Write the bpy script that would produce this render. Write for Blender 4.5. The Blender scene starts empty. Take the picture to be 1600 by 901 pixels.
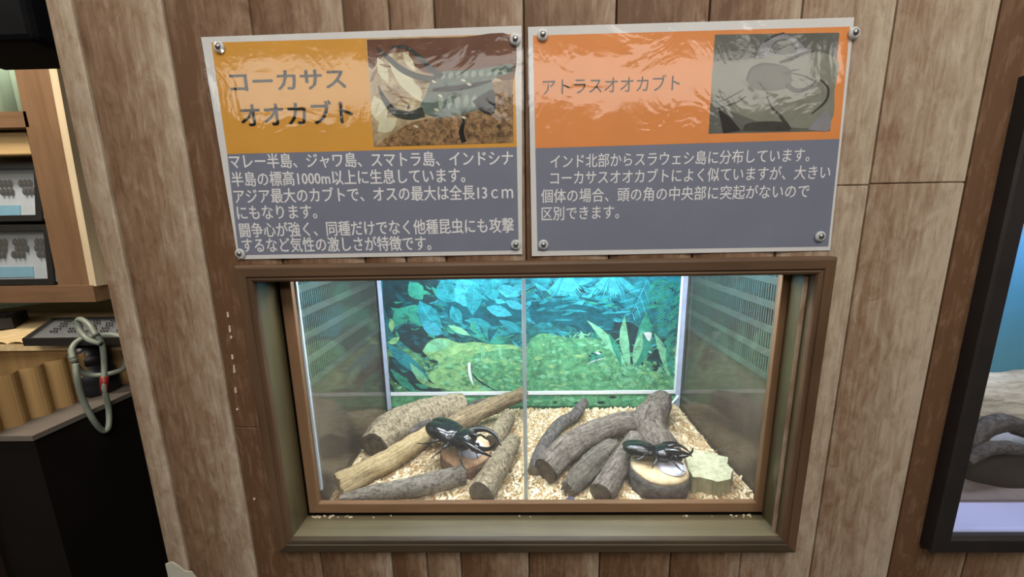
import bpy, bmesh, math, random
import numpy as np
from mathutils import Vector, Matrix, noise
random.seed(7)
SC = bpy.context.scene
COL = SC.collection
# ------------------------------------------------------------------ camera
F_PX = 580.05
CAM = np.array([-0.0061, -0.3823, 0.0380])
PITCH, YAW, ROLL = 0.1831, 0.0197, -0.0172
def _basis(p, y, r):
    cp, sp, cy, sy, cr, sr = math.cos(p), math.sin(p), math.cos(y), math.sin(y), math.cos(r), math.sin(r)
    fw = np.array([-sy*cp, cy*cp, -sp]); rt = np.array([cy, sy, 0.0]); up = np.cross(rt, fw)
    return cr*rt + sr*up, cr*up - sr*rt, fw
RT, UP, FW = _basis(PITCH, YAW, ROLL)
cd = bpy.data.cameras.new('camera'); cam = bpy.data.objects.new('camera', cd); COL.objects.link(cam)
cd.sensor_width = 36; cd.lens = F_PX/1600*36; cd.clip_start = .01; cd.clip_end = 50
M = Matrix([[RT[i], UP[i], -FW[i], CAM[i]] for i in range(3)] + [[0, 0, 0, 1]])
cam.matrix_world = M
SC.camera = cam
# ------------------------------------------------------------------ world, exposure, room light
SC.view_settings.view_transform = 'Standard'; SC.view_settings.look = 'None'
SC.view_settings.exposure = 0.0; SC.view_settings.gamma = 1; SC.view_settings.use_curve_mapping = False
SC.cycles.max_bounces = 10; SC.cycles.transparent_max_bounces = 16; SC.cycles.use_denoising = True
SC.cycles.caustics_reflective = False; SC.cycles.caustics_refractive = False
W = bpy.data.worlds.new('world'); SC.world = W; W.use_nodes = True
W.node_tree.nodes['Background'].inputs[0].default_value = (.9, .92, 1, 1)
W.node_tree.nodes['Background'].inputs[1].default_value = .10
def area(name, loc, target, sx, sy, power, color):
    l = bpy.data.lights.new(name, 'AREA'); l.shape = 'RECTANGLE'; l.size = sx; l.size_y = sy; l.energy = power; l.color = color
    o = bpy.data.objects.new(name, l); COL.objects.link(o); o.location = loc
    o.rotation_euler = (Vector(target)-Vector(loc)).to_track_quat('-Z', 'Y').to_euler(); return o
HALL_P, TOP_P, LEFT_P = 12, 22, 9
area('hall_light', (.0, -1.9, .80), (0, 0, .1), 3.4, .26, HALL_P, (1, .95, .88))
area('ceiling_light', (.15, -.95, 1.15), (0, -.1, -.2), 1.2, .6, TOP_P, (1, .94, .87))
area('alcove_light', (-.95, .02, .75), (-.95, .4, -.2), .35, .25, LEFT_P, (1, .88, .72))
LAMP_E = 80.0      # emission of the LED bars in the terrarium
LAMP2_E = 44.0      # emission of the bar in the case on the right

# ------------------------------------------------------------------ helpers
def _ray(px, py): return FW + RT*(px-800)/F_PX - UP*(py-450.5)/F_PX
def _at(px, py, ax, v):
    d = _ray(px, py); t = (v-CAM[ax])/d[ax]; return Vector(CAM+t*d)
def at_x(px, py, v): return _at(px, py, 0, v)
def at_y(px, py, v): return _at(px, py, 1, v)
def at_z(px, py, v): return _at(px, py, 2, v)
def lin(c): return tuple((x/255/12.92 if x/255 <= .04045 else ((x/255+.055)/1.055)**2.4) for x in c)
def rgba(c): return (*lin(c), 1)

class N:
    """tiny node-tree writer"""
    def __init__(s, name):
        s.m = bpy.data.materials.new(name); s.m.use_nodes = True; s.t = s.m.node_tree; s.n = s.t.nodes; s.n.clear()
        s.out = s.n.new('ShaderNodeOutputMaterial')
    def add(s, typ, **kw):
        nd = s.n.new('ShaderNode'+typ)
        for k, v in kw.items():
            if hasattr(nd, k) and k not in nd.inputs: setattr(nd, k, v)
        return nd
    def set(s, nd, **kw):
        for k, v in kw.items():
            i = nd.inputs[k.replace('_', ' ')]
            if isinstance(v, bpy.types.NodeSocket): s.t.links.new(v, i)
            else: i.default_value = v
        return nd
    def link(s, a, b): s.t.links.new(a, b)
    def coord(s, kind='Object', scale=(1, 1, 1), uv=None):
        if uv: c = s.add('UVMap'); c.uv_map = uv; o = c.outputs[0]
        else: c = s.add('TexCoord'); o = c.outputs[kind]
        mp = s.add('Mapping'); s.link(o, mp.inputs[0]); mp.inputs['Scale'].default_value = scale
        return mp.outputs[0]
    def noise(s, vec, scale, detail=4, rough=.55, dist=0):
        n = s.add('TexNoise'); s.link(vec, n.inputs['Vector'])
        n.inputs['Scale'].default_value = scale; n.inputs['Detail'].default_value = detail
        n.inputs['Roughness'].default_value = rough; n.inputs['Distortion'].default_value = dist
        return n.outputs[0]
    def ramp(s, fac, stops):
        r = s.add('ValToRGB'); s.link(fac, r.inputs[0]); e = r.color_ramp.elements
        while len(e) < len(stops): e.new(.5)
        for el, (p, c) in zip(e, stops):
            el.position = p; el.color = c if len(c) == 4 else rgba(c)
        return r.outputs[0]
    def math(s, op, a, b=0.0, clamp=False):
        n = s.add('Math'); n.operation = op; n.use_clamp = clamp
        for i, v in enumerate((a, b)):
            if isinstance(v, bpy.types.NodeSocket): s.link(v, n.inputs[i])
            else: n.inputs[i].default_value = v
        return n.outputs[0]
    def mix(s, fac, a, b, mode='MIX'):
        n = s.add('MixRGB'); n.blend_type = mode
        for i, v in enumerate((fac, a, b)):
            if isinstance(v, bpy.types.NodeSocket): s.link(v, n.inputs[i])
            else: n.inputs[i].default_value = v
        return n.outputs[0]
    def bump(s, h, strength=.3, dist=.002):
        b = s.add('Bump'); s.link(h, b.inputs['Height']); b.inputs['Strength'].default_value = strength
        b.inputs['Distance'].default_value = dist; return b.outputs[0]
    def fresnel(s, ior=1.5, normal=None):
        # a thin sheet reflects the same from both of its faces
        f = s.add('Fresnel'); g = s.add('NewGeometry'); s.link(s.math('ADD', ior, s.math('MULTIPLY', g.outputs['Backfacing'], 1/ior-ior)), f.inputs[0])
        if normal: s.link(normal, f.inputs['Normal'])
        return f
    def bsdf(s, color, rough=.6, spec=.5, normal=None, **kw):
        p = s.add('BsdfPrincipled')
        if isinstance(color, bpy.types.NodeSocket): s.link(color, p.inputs['Base Color'])
        else: p.inputs['Base Color'].default_value = color
        if isinstance(rough, bpy.types.NodeSocket): s.link(rough, p.inputs['Roughness'])
        else: p.inputs['Roughness'].default_value = rough
        p.inputs['Specular IOR Level'].default_value = spec
        if normal: s.link(normal, p.inputs['Normal'])
        for k, v in kw.items(): p.inputs[k.replace('_', ' ')].default_value = v
        s.link(p.outputs[0], s.out.inputs[0]); return p

def plain(name, c, rough=.55, spec=.5, var=.12, scale=60, bump=0.0, **kw):
    n = N(name); v = n.coord(); f = n.noise(v, scale, 4)
    lo = tuple(x*(1-var) for x in lin(c))+(1,); hi = tuple(min(1, x*(1+var)) for x in lin(c))+(1,)
    col = n.ramp(f, [(.3, lo), (.7, hi)])
    n.bsdf(col, rough, spec, n.bump(f, bump, .001) if bump else None, **kw); return n.m

def wood(name, dark, light, along=2, rough=.45, spec=.4, scale=1, bump=.15):
    """grain runs along the axis 'along' of the object"""
    n = N(name); sc = [70*scale]*3; sc[along] = 4*scale
    v = n.coord(scale=sc); g = n.noise(v, 1.0, 6, .6, .4)
    b = n.noise(n.coord(), 9*scale, 3)
    f = n.math('ADD', n.math('MULTIPLY', g, .7), n.math('MULTIPLY', b, .3))
    col = n.ramp(f, [(.35, dark), (.65, light)])
    n.bsdf(col, rough, spec, n.bump(g, bump, .001)); return n.m

def pane_glass(name, boost=1.6, tint=(1, 1, 1, 1), rough=.0):
    """clear sheet: what is behind shows through, Fresnel reflection on top"""
    n = N(name); fr = n.fresnel()
    fac = n.math('MULTIPLY', fr.outputs[0], boost, True)
    t = n.add('BsdfTransparent'); t.inputs[0].default_value = tint
    g = n.add('BsdfGlossy'); g.inputs['Roughness'].default_value = rough
    mx = n.add('MixShader'); n.link(fac, mx.inputs[0]); n.link(t.outputs[0], mx.inputs[1]); n.link(g.outputs[0], mx.inputs[2])
    n.link(mx.outputs[0], n.out.inputs[0]); return n.m

def hazy_glass(name, haze=.06):
    """old display glass: a film of dust scatters a little light"""
    m = pane_glass(name, 1.5); t = m.node_tree; out = [x for x in t.nodes if x.type == 'OUTPUT_MATERIAL'][0]
    src = out.inputs[0].links[0].from_socket; d = t.nodes.new('ShaderNodeBsdfDiffuse'); d.inputs[0].default_value = (.8, .84, .84, 1)
    mx = t.nodes.new('ShaderNodeMixShader'); mx.inputs[0].default_value = haze
    t.links.new(src, mx.inputs[1]); t.links.new(d.outputs[0], mx.inputs[2]); t.links.new(mx.outputs[0], out.inputs[0]); return m
def emit(name, c, e):
    n = N(name); em = n.add('Emission'); em.inputs[0].default_value = rgba(c); em.inputs[1].default_value = e
    n.link(em.outputs[0], n.out.inputs[0]); return n.m

# mesh builders --------------------------------------------------------------
class MB:
    def __init__(s): s.v = []; s.f = []; s.mi = []; s.uv = {}
    def quad(s, a, b, c, d, mi=0):
        i = len(s.v); s.v += [tuple(a), tuple(b), tuple(c), tuple(d)]; s.f.append((i, i+1, i+2, i+3)); s.mi.append(mi)
    def poly(s, pts, mi=0):
        i = len(s.v); s.v += [tuple(p) for p in pts]; s.f.append(tuple(range(i, i+len(pts)))); s.mi.append(mi)
    def box(s, x0, x1, y0, y1, z0, z1, mi=0):
        s.hexa([(x0, y0, z0), (x1, y0, z0), (x1, y1, z0), (x0, y1, z0), (x0, y0, z1), (x1, y0, z1), (x1, y1, z1), (x0, y1, z1)], mi)
    def hexa(s, p, mi=0):
        i = len(s.v); s.v += [tuple(q) for q in p]
        for f in ((0, 3, 2, 1), (4, 5, 6, 7), (0, 1, 5, 4), (1, 2, 6, 5), (2, 3, 7, 6), (3, 0, 4, 7)):
            s.f.append(tuple(i+k for k in f)); s.mi.append(mi)
    def obox(s, mat, sx, sy, sz, mi=0):
        s.hexa([mat @ Vector((x*sx/2, y*sy/2, z*sz/2)) for x, y, z in
                ((-1, -1, -1), (1, -1, -1), (1, 1, -1), (-1, 1, -1), (-1, -1, 1), (1, -1, 1), (1, 1, 1), (-1, 1, 1))], mi)
    def prism(s, pts2, fn, d0, d1, mi=0):
        """extrude 2-D outline: fn(a,b,d)->xyz"""
        n = len(pts2); i = len(s.v)
        s.v += [tuple(fn(a, b, d0)) for a, b in pts2]+[tuple(fn(a, b, d1)) for a, b in pts2]
        s.f.append(tuple(range(i, i+n))[::-1]); s.mi.append(mi)
        s.f.append(tuple(range(i+n, i+2*n))); s.mi.append(mi)
        for k in range(n):
            k2 = (k+1) % n; s.f.append((i+k, i+k2, i+n+k2, i+n+k)); s.mi.append(mi)
    def tube(s, pts, rad, nseg=10, mi=0, cap=True):
        pts = [Vector(p) for p in pts]; n = len(pts)
        if not hasattr(rad, '__len__'): rad = [rad]*n
        i0 = len(s.v); t0 = (pts[1]-pts[0]).normalized()
        u = t0.orthogonal().normalized()
        for k in range(n):
            t = (pts[min(k+1, n-1)]-pts[max(k-1, 0)]).normalized()
            u = (u-t*u.dot(t)).normalized(); w = t.cross(u)
            for j in range(nseg):
                a = 2*math.pi*j/nseg; s.v.append(tuple(pts[k]+(u*math.cos(a)+w*math.sin(a))*rad[k]))
        for k in range(n-1):
            for j in range(nseg):
                j2 = (j+1) % nseg; a = i0+k*nseg
                s.f.append((a+j, a+j2, a+nseg+j2, a+nseg+j)); s.mi.append(mi)
        if cap:
            s.f.append(tuple(i0+j for j in range(nseg))[::-1]); s.mi.append(mi)
            s.f.append(tuple(i0+(n-1)*nseg+j for j in range(nseg))); s.mi.append(mi)
    def lathe(s, prof, c, nseg=24, mi=0, mat=None, wob=None):
        i0 = len(s.v); c = Vector(c); n = len(prof)
        for k, (r, z) in enumerate(prof):
            for j in range(nseg):
                a = 2*math.pi*j/nseg; rr = r*(wob(a, z) if wob else 1)
                p = Vector((rr*math.cos(a), rr*math.sin(a), z)); s.v.append(tuple(c+(mat @ p if mat else p)))
        for k in range(n-1):
            for j in range(nseg):
                j2 = (j+1) % nseg; a = i0+k*nseg
                s.f.append((a+j, a+j2, a+nseg+j2, a+nseg+j)); s.mi.append(mi)
        s.f.append(tuple(i0+j for j in range(nseg))[::-1]); s.mi.append(mi)
        s.f.append(tuple(i0+(n-1)*nseg+j for j in range(nseg))); s.mi.append(mi)
    def ball(s, c, rx, ry, rz, mat=None, nu=20, nv=12, mi=0):
        i0 = len(s.v); c = Vector(c)
        for k in range(nv+1):
            th = math.pi*k/nv
            for j in range(nu):
                a = 2*math.pi*j/nu
                p = Vector((rx*math.sin(th)*math.cos(a), ry*math.sin(th)*math.sin(a), rz*math.cos(th)))
                s.v.append(tuple(c+(mat @ p if mat else p)))
        for k in range(nv):
            for j in range(nu):
                j2 = (j+1) % nu; a = i0+k*nu
                s.f.append((a+j, a+nu+j, a+nu+j2, a+j2)); s.mi.append(mi)
    def build(s, name, mats, parent=None, smooth=False, bevel=0.0, origin=None, merge=False):
        me = bpy.data.meshes.new(name)
        v = np.array(s.v, dtype=float)
        if origin is None:
            if parent is not None: origin = parent.location.copy() if parent.type == 'EMPTY' else parent.matrix_world.translation.copy()
            else: origin = Vector(((v[:, 0].min()+v[:, 0].max())/2, (v[:, 1].min()+v[:, 1].max())/2, v[:, 2].min()))
        origin = Vector(origin)
        me.from_pydata([tuple(q) for q in (v-np.array(origin))], [], s.f)
        if not isinstance(mats, (list, tuple)): mats = [mats]
        for m in mats: me.materials.append(m)
        me.polygons.foreach_set('material_index', s.mi)
        if smooth: me.polygons.foreach_set('use_smooth', [True]*len(me.polygons))
        for nm, data in s.uv.items():
            l = me.uv_layers.new(name=nm); l.data.foreach_set('uv', [c for q in data for c in q])
        if merge:
            b = bmesh.new(); b.from_mesh(me); bmesh.ops.remove_doubles(b, verts=b.verts, dist=1e-5)
            bmesh.ops.recalc_face_normals(b, faces=b.faces); b.to_mesh(me); b.free()
        me.update()
        o = bpy.data.objects.new(name, me); COL.objects.link(o)
        if parent is not None:
            o.parent = parent; po = parent['_o'] if '_o' in parent else None
            o.location = origin-Vector(ORI[parent.name])
        else: o.location = origin
        ORI[o.name] = tuple(origin)
        if bevel:
            md = o.modifiers.new('bevel', 'BEVEL'); md.width = bevel; md.segments = 2; md.limit_method = 'ANGLE'
        return o
ORI = {}
def tag(o, label, cat, group=None, kind=None):
    o['label'] = label; o['category'] = cat
    if group: o['group'] = group
    if kind: o['kind'] = kind
    return o
def thing(name, loc, label, cat, group=None):
    o = bpy.data.objects.new(name, None); COL.objects.link(o); o.location = loc; o.empty_display_size = .02
    ORI[o.name] = tuple(loc); return tag(o, label, cat, group)
def struct(o): o['kind'] = 'structure'; return o
# part builder with parent origin
def part(mb, name, mats, parent, **kw):
    return mb.build(name, mats, parent, origin=Vector(ORI[parent.name]), **kw)
def catmull(P, n=6):
    P = [Vector(p) for p in P]; Q = [2*P[0]-P[1]]+P+[2*P[-1]-P[-2]]; out = []
    for i in range(1, len(Q)-2):
        for k in range(n):
            t = k/n; a, b, c, d = Q[i-1:i+3]
            out.append(.5*((2*b)+(c-a)*t+(2*a-5*b+4*c-d)*t*t+(3*b-a-3*c+d)*t**3))
    out.append(P[-1]); return out
def lerp_list(R, n):
    m = len(R)-1; return [R[min(int(i/(n-1)*m), m-1)]*(1-(i/(n-1)*m-min(int(i/(n-1)*m), m-1)))+R[min(int(i/(n-1)*m), m-1)+1]*(i/(n-1)*m-min(int(i/(n-1)*m), m-1)) for i in range(n)]

# ------------------------------------------------------------------ main dimensions
ZC = -.328                      # surface of the wood chips
XL, XR, YF, YB = -.2684, .3000, .034, .2986
FX0, FX1, FZ0, FZ1 = -.2965, .3090, -.3455, -.0035     # display frame, outer
OX0, OX1, OZ0, OZ1 = -.2770, .2805, -.3262, -.0215     # display frame, opening at the lip
RX0, RX1, RZ0, RZ1 = .4600, 1.05, -.3440, .16          # second display on the right
WX0 = -.447                                            # left end of the wall

# ------------------------------------------------------------------ materials
def wall_material():
    n = N('weathered_plank_wall')
    uv = n.add('UVMap'); uv.uv_map = 'across'; pk = n.add('UVMap'); pk.uv_map = 'plank'
    s1 = n.add('SeparateXYZ'); n.link(uv.outputs[0], s1.inputs[0]); s2 = n.add('SeparateXYZ'); n.link(pk.outputs[0], s2.inputs[0])
    grain = n.noise(n.coord(scale=(230, 230, 15)), 1.0, 6, .65, .3)
    blot = n.noise(n.coord(scale=(75, 75, 30)), 1.0, 6, .72, .6)
    big = n.noise(n.coord(scale=(9, 9, 2.5)), 1.0, 3)
    u = n.math('ADD', s1.outputs[0], n.math('MULTIPLY', n.math('SUBTRACT', big, .5), .7))
    g = n.math('SMOOTH_MIN', 1.0, u); 
    pal = n.math('ADD', s2.outputs[0], n.math('MULTIPLY', n.math('POWER', n.math('MAXIMUM', u, 0.0), 1.6), s2.outputs[1]))
    f = n.math('ADD', pal, n.math('MULTIPLY', n.math('SUBTRACT', blot, .5), 1.1))
    f = n.math('ADD', f, n.math('MULTIPLY', n.math('SUBTRACT', grain, .5), .7), True)
    # height on the wall, not linked to the colour
    z = n.add('SeparateXYZ'); tc = n.add('TexCoord'); n.link(tc.outputs['Object'], z.inputs[0])
    dark = rgba((98, 70, 48)); mid = rgba((134, 108, 85)); pale = rgba((184, 169, 148))
    col = n.ramp(f, [(.05, dark), (.42, mid), (.95, pale)])
    n.bsdf(col, .62, .3, n.bump(grain, .25, .001)); return n.m
M_WALL = wall_material()
M_FRAME = wood('brown_frame_wood', (78, 54, 38), (104, 74, 53), 0, .5, .35)
M_REVEAL = wood('olive_brown_reveal', (80, 70, 48), (100, 90, 64), 0, .42, .5)
M_LINER = wood('tan_liner_wood', (128, 88, 60), (150, 106, 74), 0, .55, .3)
M_GAPSHADE = plain('gap_shade_paint', (30, 24, 18), .8, .2)
M_GLASS = hazy_glass('front_pane_glass', .035)
M_SIDEGLASS = pane_glass('side_pane_glass', 1.0, (.97, .98, .97, 1), .03)
M_EDGE = plain('pale_glass_edge', (188, 200, 208), .25, .5, .05)
M_WHITE = plain('white_trim', (225, 232, 232), .45, .4, .05)
M_LILAC = plain('lilac_grey_corner_strip', (150, 158, 178), .35, .5, .1)
M_GRILLE = plain('grey_plastic_grille', (74, 78, 71), .5, .4, .1, 40)
M_SIDEBACK = plain('dark_brown_board', (84, 70, 58), .8, .2, .3, 22)
M_SLOTSHADE = plain('slot_shade', (22, 22, 20), .9, .1)
M_BLACK = plain('black_plastic', (16, 15, 15), .5, .4, .2)
M_PLAINWALL = plain('hall_wall_paint', (120, 112, 100), .8, .2, .06, 5)

# ------------------------------------------------------------------ structure: wall of planks with two openings
def build_wall():
    edges = [(WX0, .55, .25), (-.421, .25, .55), (-.336, .04, .30), (-.254, .08, .62), (-.1665, .02, .62), (-.1235, .30, .35), (-.0815, .05, .55),
             (.0015, .12, .45), (.087, .05, .35), (.172, .05, .60), (.2560, .50, .35), (.3405, .50, .45), (.433, .02, .40), (.52, .2, .5)]
    x = .60; r = random.Random(3)
    while x < 2.2: edges.append((x, r.uniform(.05, .5), r.uniform(.2, .5))); x += r.uniform(.075, .1)
    edges.append((2.2, 0, 0))
    holes = [(OX0-.006, OX1+.006, OZ0-.006, OZ1+.006), (RX0+.012, RX1-.012, RZ0+.012, RZ1-.012)]
    ZB, ZT = -1.2, 1.3
    mb = MB(); uva = []; uvp = []
    seams = {0: .335, 3: -.42, 2: -.19, 10: .0655, 11: .0665, 12: .42, 5: .40}
    for pi in range(len(edges)-1):
        xa, b, s = edges[pi]; xb = edges[pi+1][0]
        xs = [xa+(xb-xa)*k/8 for k in range(9)]+[xa+.0011, xb-.0011, xa+.0022, xb-.0022]
        for h in holes:
            for hx in h[:2]:
                if xa < hx < xb: xs.append(hx)
        xs = sorted(set(xs))
        zs = {ZB, ZT}
        for h in holes: zs |= {h[2], h[3]}
        sm = seams.get(pi)
        if sm is not None: zs |= {sm-.0012, sm, sm+.0012}
        zs = sorted(zs)
        def y_of(x, z):
            u = (x-xa)/(xb-xa); e = min(u, 1-u)
            y = .0022*(2*u-1)**4
            if min(x-xa, xb-x) < .0008: y += .005
            if sm is not None and abs(z-sm) < .0005: y += .002
            return y
        for i in range(len(xs)-1):
            for k in range(len(zs)-1):
                xm = (xs[i]+xs[i+1])/2; zm = (zs[k]+zs[k+1])/2
                if any(h[0] < xm < h[1] and h[2] < zm < h[3] for h in holes): continue
                P = [(xs[i], zs[k]), (xs[i+1], zs[k]), (xs[i+1], zs[k+1]), (xs[i], zs[k+1])]
                mb.quad(*[(x, y_of(x, z), z) for x, z in P])
                uva += [((x-xa)/(xb-xa), z) for x, z in P]; uvp += [(b, s)]*4
    # end face and openings' thickness
    def side(P):
        nonlocal uva, uvp
        mb.quad(*P); uva += [(.9, 0)]*4; uvp += [(.55, .2)]*4
    side([(WX0, .03, ZB), (WX0, .006, ZB), (WX0, .006, ZT), (WX0, .03, ZT)])
    mb.uv = {'across': uva, 'plank': uvp}
    o = mb.build('wall_front', M_WALL, origin=(0, 0, 0), smooth=False); struct(o)
    return o
wall = build_wall()
def slab(name, x0, x1, y0, y1, z0, z1, m):
    mb = MB(); mb.box(x0, x1, y0, y1, z0, z1); return struct(mb.build(name, m))
slab('floor', -2.4, 2.3, -2.4, 1.7, -1.25, -1.2, plain('hall_floor', (88, 80, 72), .5, .4, .1, 4))
slab('ceiling', -2.4, 2.3, -2.4, 1.7, 1.3, 1.35, plain('hall_ceiling', (120, 118, 112), .8, .2, .05, 4))
slab('wall_back', -2.4, 2.3, -2.4, -2.35, -1.2, 1.3, M_PLAINWALL)
slab('wall_left', -2.4, -2.35, -2.35, 1.7, -1.2, 1.3, M_PLAINWALL)
slab('wall_right', 2.2, 2.3, -2.35, 0.0, -1.2, 1.3, M_PLAINWALL)
slab('wall_alcove', -2.35, -.40, 1.2, 1.25, -1.2, 1.3, plain('alcove_wall', (134, 142, 122), .8, .2, .1, 5))
slab('wall_light_stop', WX0+.004, WX0+.024, .03, 1.2, -1.2, 1.3, plain('light_stop', (60, 50, 42), .8, .2, .1, 5))  # unseen wall added to stop terrarium light leaking into the alcove

# torn pale patch and paint flecks at the wall
def flat_patch(name, pts, y, th, m, parent):
    mb = MB(); P = [at_y(a, b, y) for a, b in pts]
    mb.prism([(p.x, p.z) for p in P], lambda a, b, d: (a, d, b), y, y+th); return part(mb, name, m, parent)
M_TORN = plain('torn_pale_paper', (186, 184, 170), .8, .2, .08, 30)
flat_patch('torn_patch', [(258, 881), (268, 878), (278, 884), (288, 892), (299, 893), (306, 902), (310, 930), (270, 930)], -.0012, .0012, M_TORN, wall)
M_FLECK = plain('white_paint_fleck', (206, 190, 166), .8, .2, .08, 30)
mb = MB()
for x, y, l in ((355, 492, 9), (358, 514, 11), (360, 527, 5), (362, 558, 8), (365, 577, 13), (367, 610, 9), (369, 640, 3), (396, 780, 3), (1453, 805, 3), (1454, 792, 2), (1449, 809, 3), (1462, 770, 2)):
    a = at_y(x, y-l/2, -.0008); b = at_y(x+1, y+l/2, -.0008); w = .0012
    mb.prism([(a.x-w*.4, a.z), (a.x+w*.5, a.z-.0006), (b.x+w, b.z+.001), (b.x, b.z), (b.x-w*.6, b.z+.002)], lambda p, q, d: (p, d, q), -.0008, .0018)
part(mb, 'paint_flecks', M_FLECK, wall)

# ------------------------------------------------------------------ display frame round the terrarium window
def frame_rail(mb, prof, side, X0, X1, Z0, Z1):
    """prof: list of (inset from outer edge, y) closed; mitred picture-frame member on one side"""
    n = len(prof); i0 = len(mb.v)
    def c(ins, y, e):
        x = (X0+ins) if e[0] < 0 else (X1-ins); z = (Z0+ins) if e[1] < 0 else (Z1-ins); return (x, y, z)
    ends = {'top': ((-1, 1), (1, 1)), 'bottom': ((-1, -1), (1, -1)), 'left': ((-1, -1), (-1, 1)), 'right': ((1, -1), (1, 1))}[side]
    for e in ends: mb.v += [c(i, y, e) for i, y in prof]
    for k in range(n):
        k2 = (k+1) % n; mb.f.append((i0+k, i0+k2, i0+n+k2, i0+n+k)); mb.mi.append(0)
    mb.f.append(tuple(range(i0, i0+n))[::-1]); mb.mi.append(0)
    mb.f.append(tuple(range(i0+n, i0+2*n))); mb.mi.append(0)
fr = thing('window_surround', ((FX0+FX1)/2, 0, FZ0), 'brown wooden frame with deep olive reveal around the beetle terrarium window', 'frame')
def ogee(w):        # face profile: rounded outer corner, face, small step, rounded lip into the reveal
    return [(0, .004), (0, -.0095), (.0012, -.0118), (.003, -.0125), (w-.0062, -.0125), (w-.0054, -.0109), (w-.0044, -.0107), (w-.0030, -.0117), (w-.0010, -.0108), (w, -.0085), (w, -.006), (.0112, -.006), (.0112, .004)]
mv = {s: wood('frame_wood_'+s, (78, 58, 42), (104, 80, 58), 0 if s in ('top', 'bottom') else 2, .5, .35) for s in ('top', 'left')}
mshade = {s: wood('frame_shaded_wood_'+s, (58, 48, 36), (78, 66, 49), 0 if s in ('top', 'bottom') else 2, .45, .45) for s in ('top', 'left')}  # darker copy for the bottom rail, shade put into its colour
for s, nm, m in (('top', 'top_rail', mv['top']), ('bottom', 'bottom_rail', mshade['top']), ('left', 'side_stile', mv['left']), ('right', 'side_stile', mv['left'])):
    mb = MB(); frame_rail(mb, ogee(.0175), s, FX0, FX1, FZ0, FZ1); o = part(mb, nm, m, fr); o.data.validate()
    if s == 'bottom': o['label'] = 'bottom rail with shade in its darker colour'
# reveal boards behind the face
for s, nm in (('top', 'reveal_board'), ('bottom', 'reveal_ledge'), ('left', 'reveal_board'), ('right', 'reveal_board')):
    mb = MB(); frame_rail(mb, [(.0114, -.0058), (.0114, .0255), (.0175, .0255), (.0175, -.0058)], s, FX0, FX1, FZ0, FZ1)
    o = part(mb, nm, wood('reveal_'+s, *(((98, 90, 68), (118, 109, 84)) if s == 'bottom' else ((76, 68, 46), (94, 84, 58))), 0 if s in ('top', 'bottom') else 2, .32, .5), fr)  # ledge gets a lighter copy, lamp sheen put into its colour
    o['label'] = 'olive brown reveal board'
# tan inner liner standing behind a dark gap
LX0, LX1, LZ0, LZ1 = -.2638, .2838, -.3114, -.024
for s in ('bottom', 'left', 'right', 'top'):
    mb = MB(); frame_rail(mb, [(0, .0262), (0, .0325), (.013, .0325), (.013, .0262), (.0123, .0257), (.0007, .0257)], s, LX0-.013, LX1+.013, LZ0-.013, LZ1+.013)
    o = part(mb, 'inner_liner', wood('liner_'+s, (120, 92, 66), (142, 110, 82), 0 if s in ('top', 'bottom') else 2, .55, .3), fr); o['label'] = 'tan inner liner strip'
for s in ('bottom', 'left', 'right', 'top'):  # dark strips that put the shade of the gap into colour
    mb = MB(); frame_rail(mb, [(.0115, .0258), (.0115, .0335), (.0195, .0335), (.0195, .0328), (.0135, .0328), (.0135, .0258)], s, FX0, FX1, FZ0, FZ1); part(mb, 'gap_shade', M_GAPSHADE, fr)['label'] = 'painted shade in the gap round the liner'
mb = MB(); rc = random.Random(5)
for i in range(46):
    x = -.272+abs(rc.gauss(0, .022)) if i < 26 else (.292-abs(rc.gauss(0, .03)) if i < 37 else rc.uniform(-.25, .28))
    s_ = rc.uniform(.0006, .0015); mb.ball((min(max(x, -.274), .276), rc.uniform(.0215, .0248), FZ0+.0175+s_*.5), s_*1.4, s_, s_*.8, nu=6, nv=4)
tag(mb.build('chip_crumbs', plain('pale_crumbs', (214, 200, 170), .8, .2)), 'scatter of tiny pale wood crumbs along the back of the window ledge', 'crumbs', kind='stuff')

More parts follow.
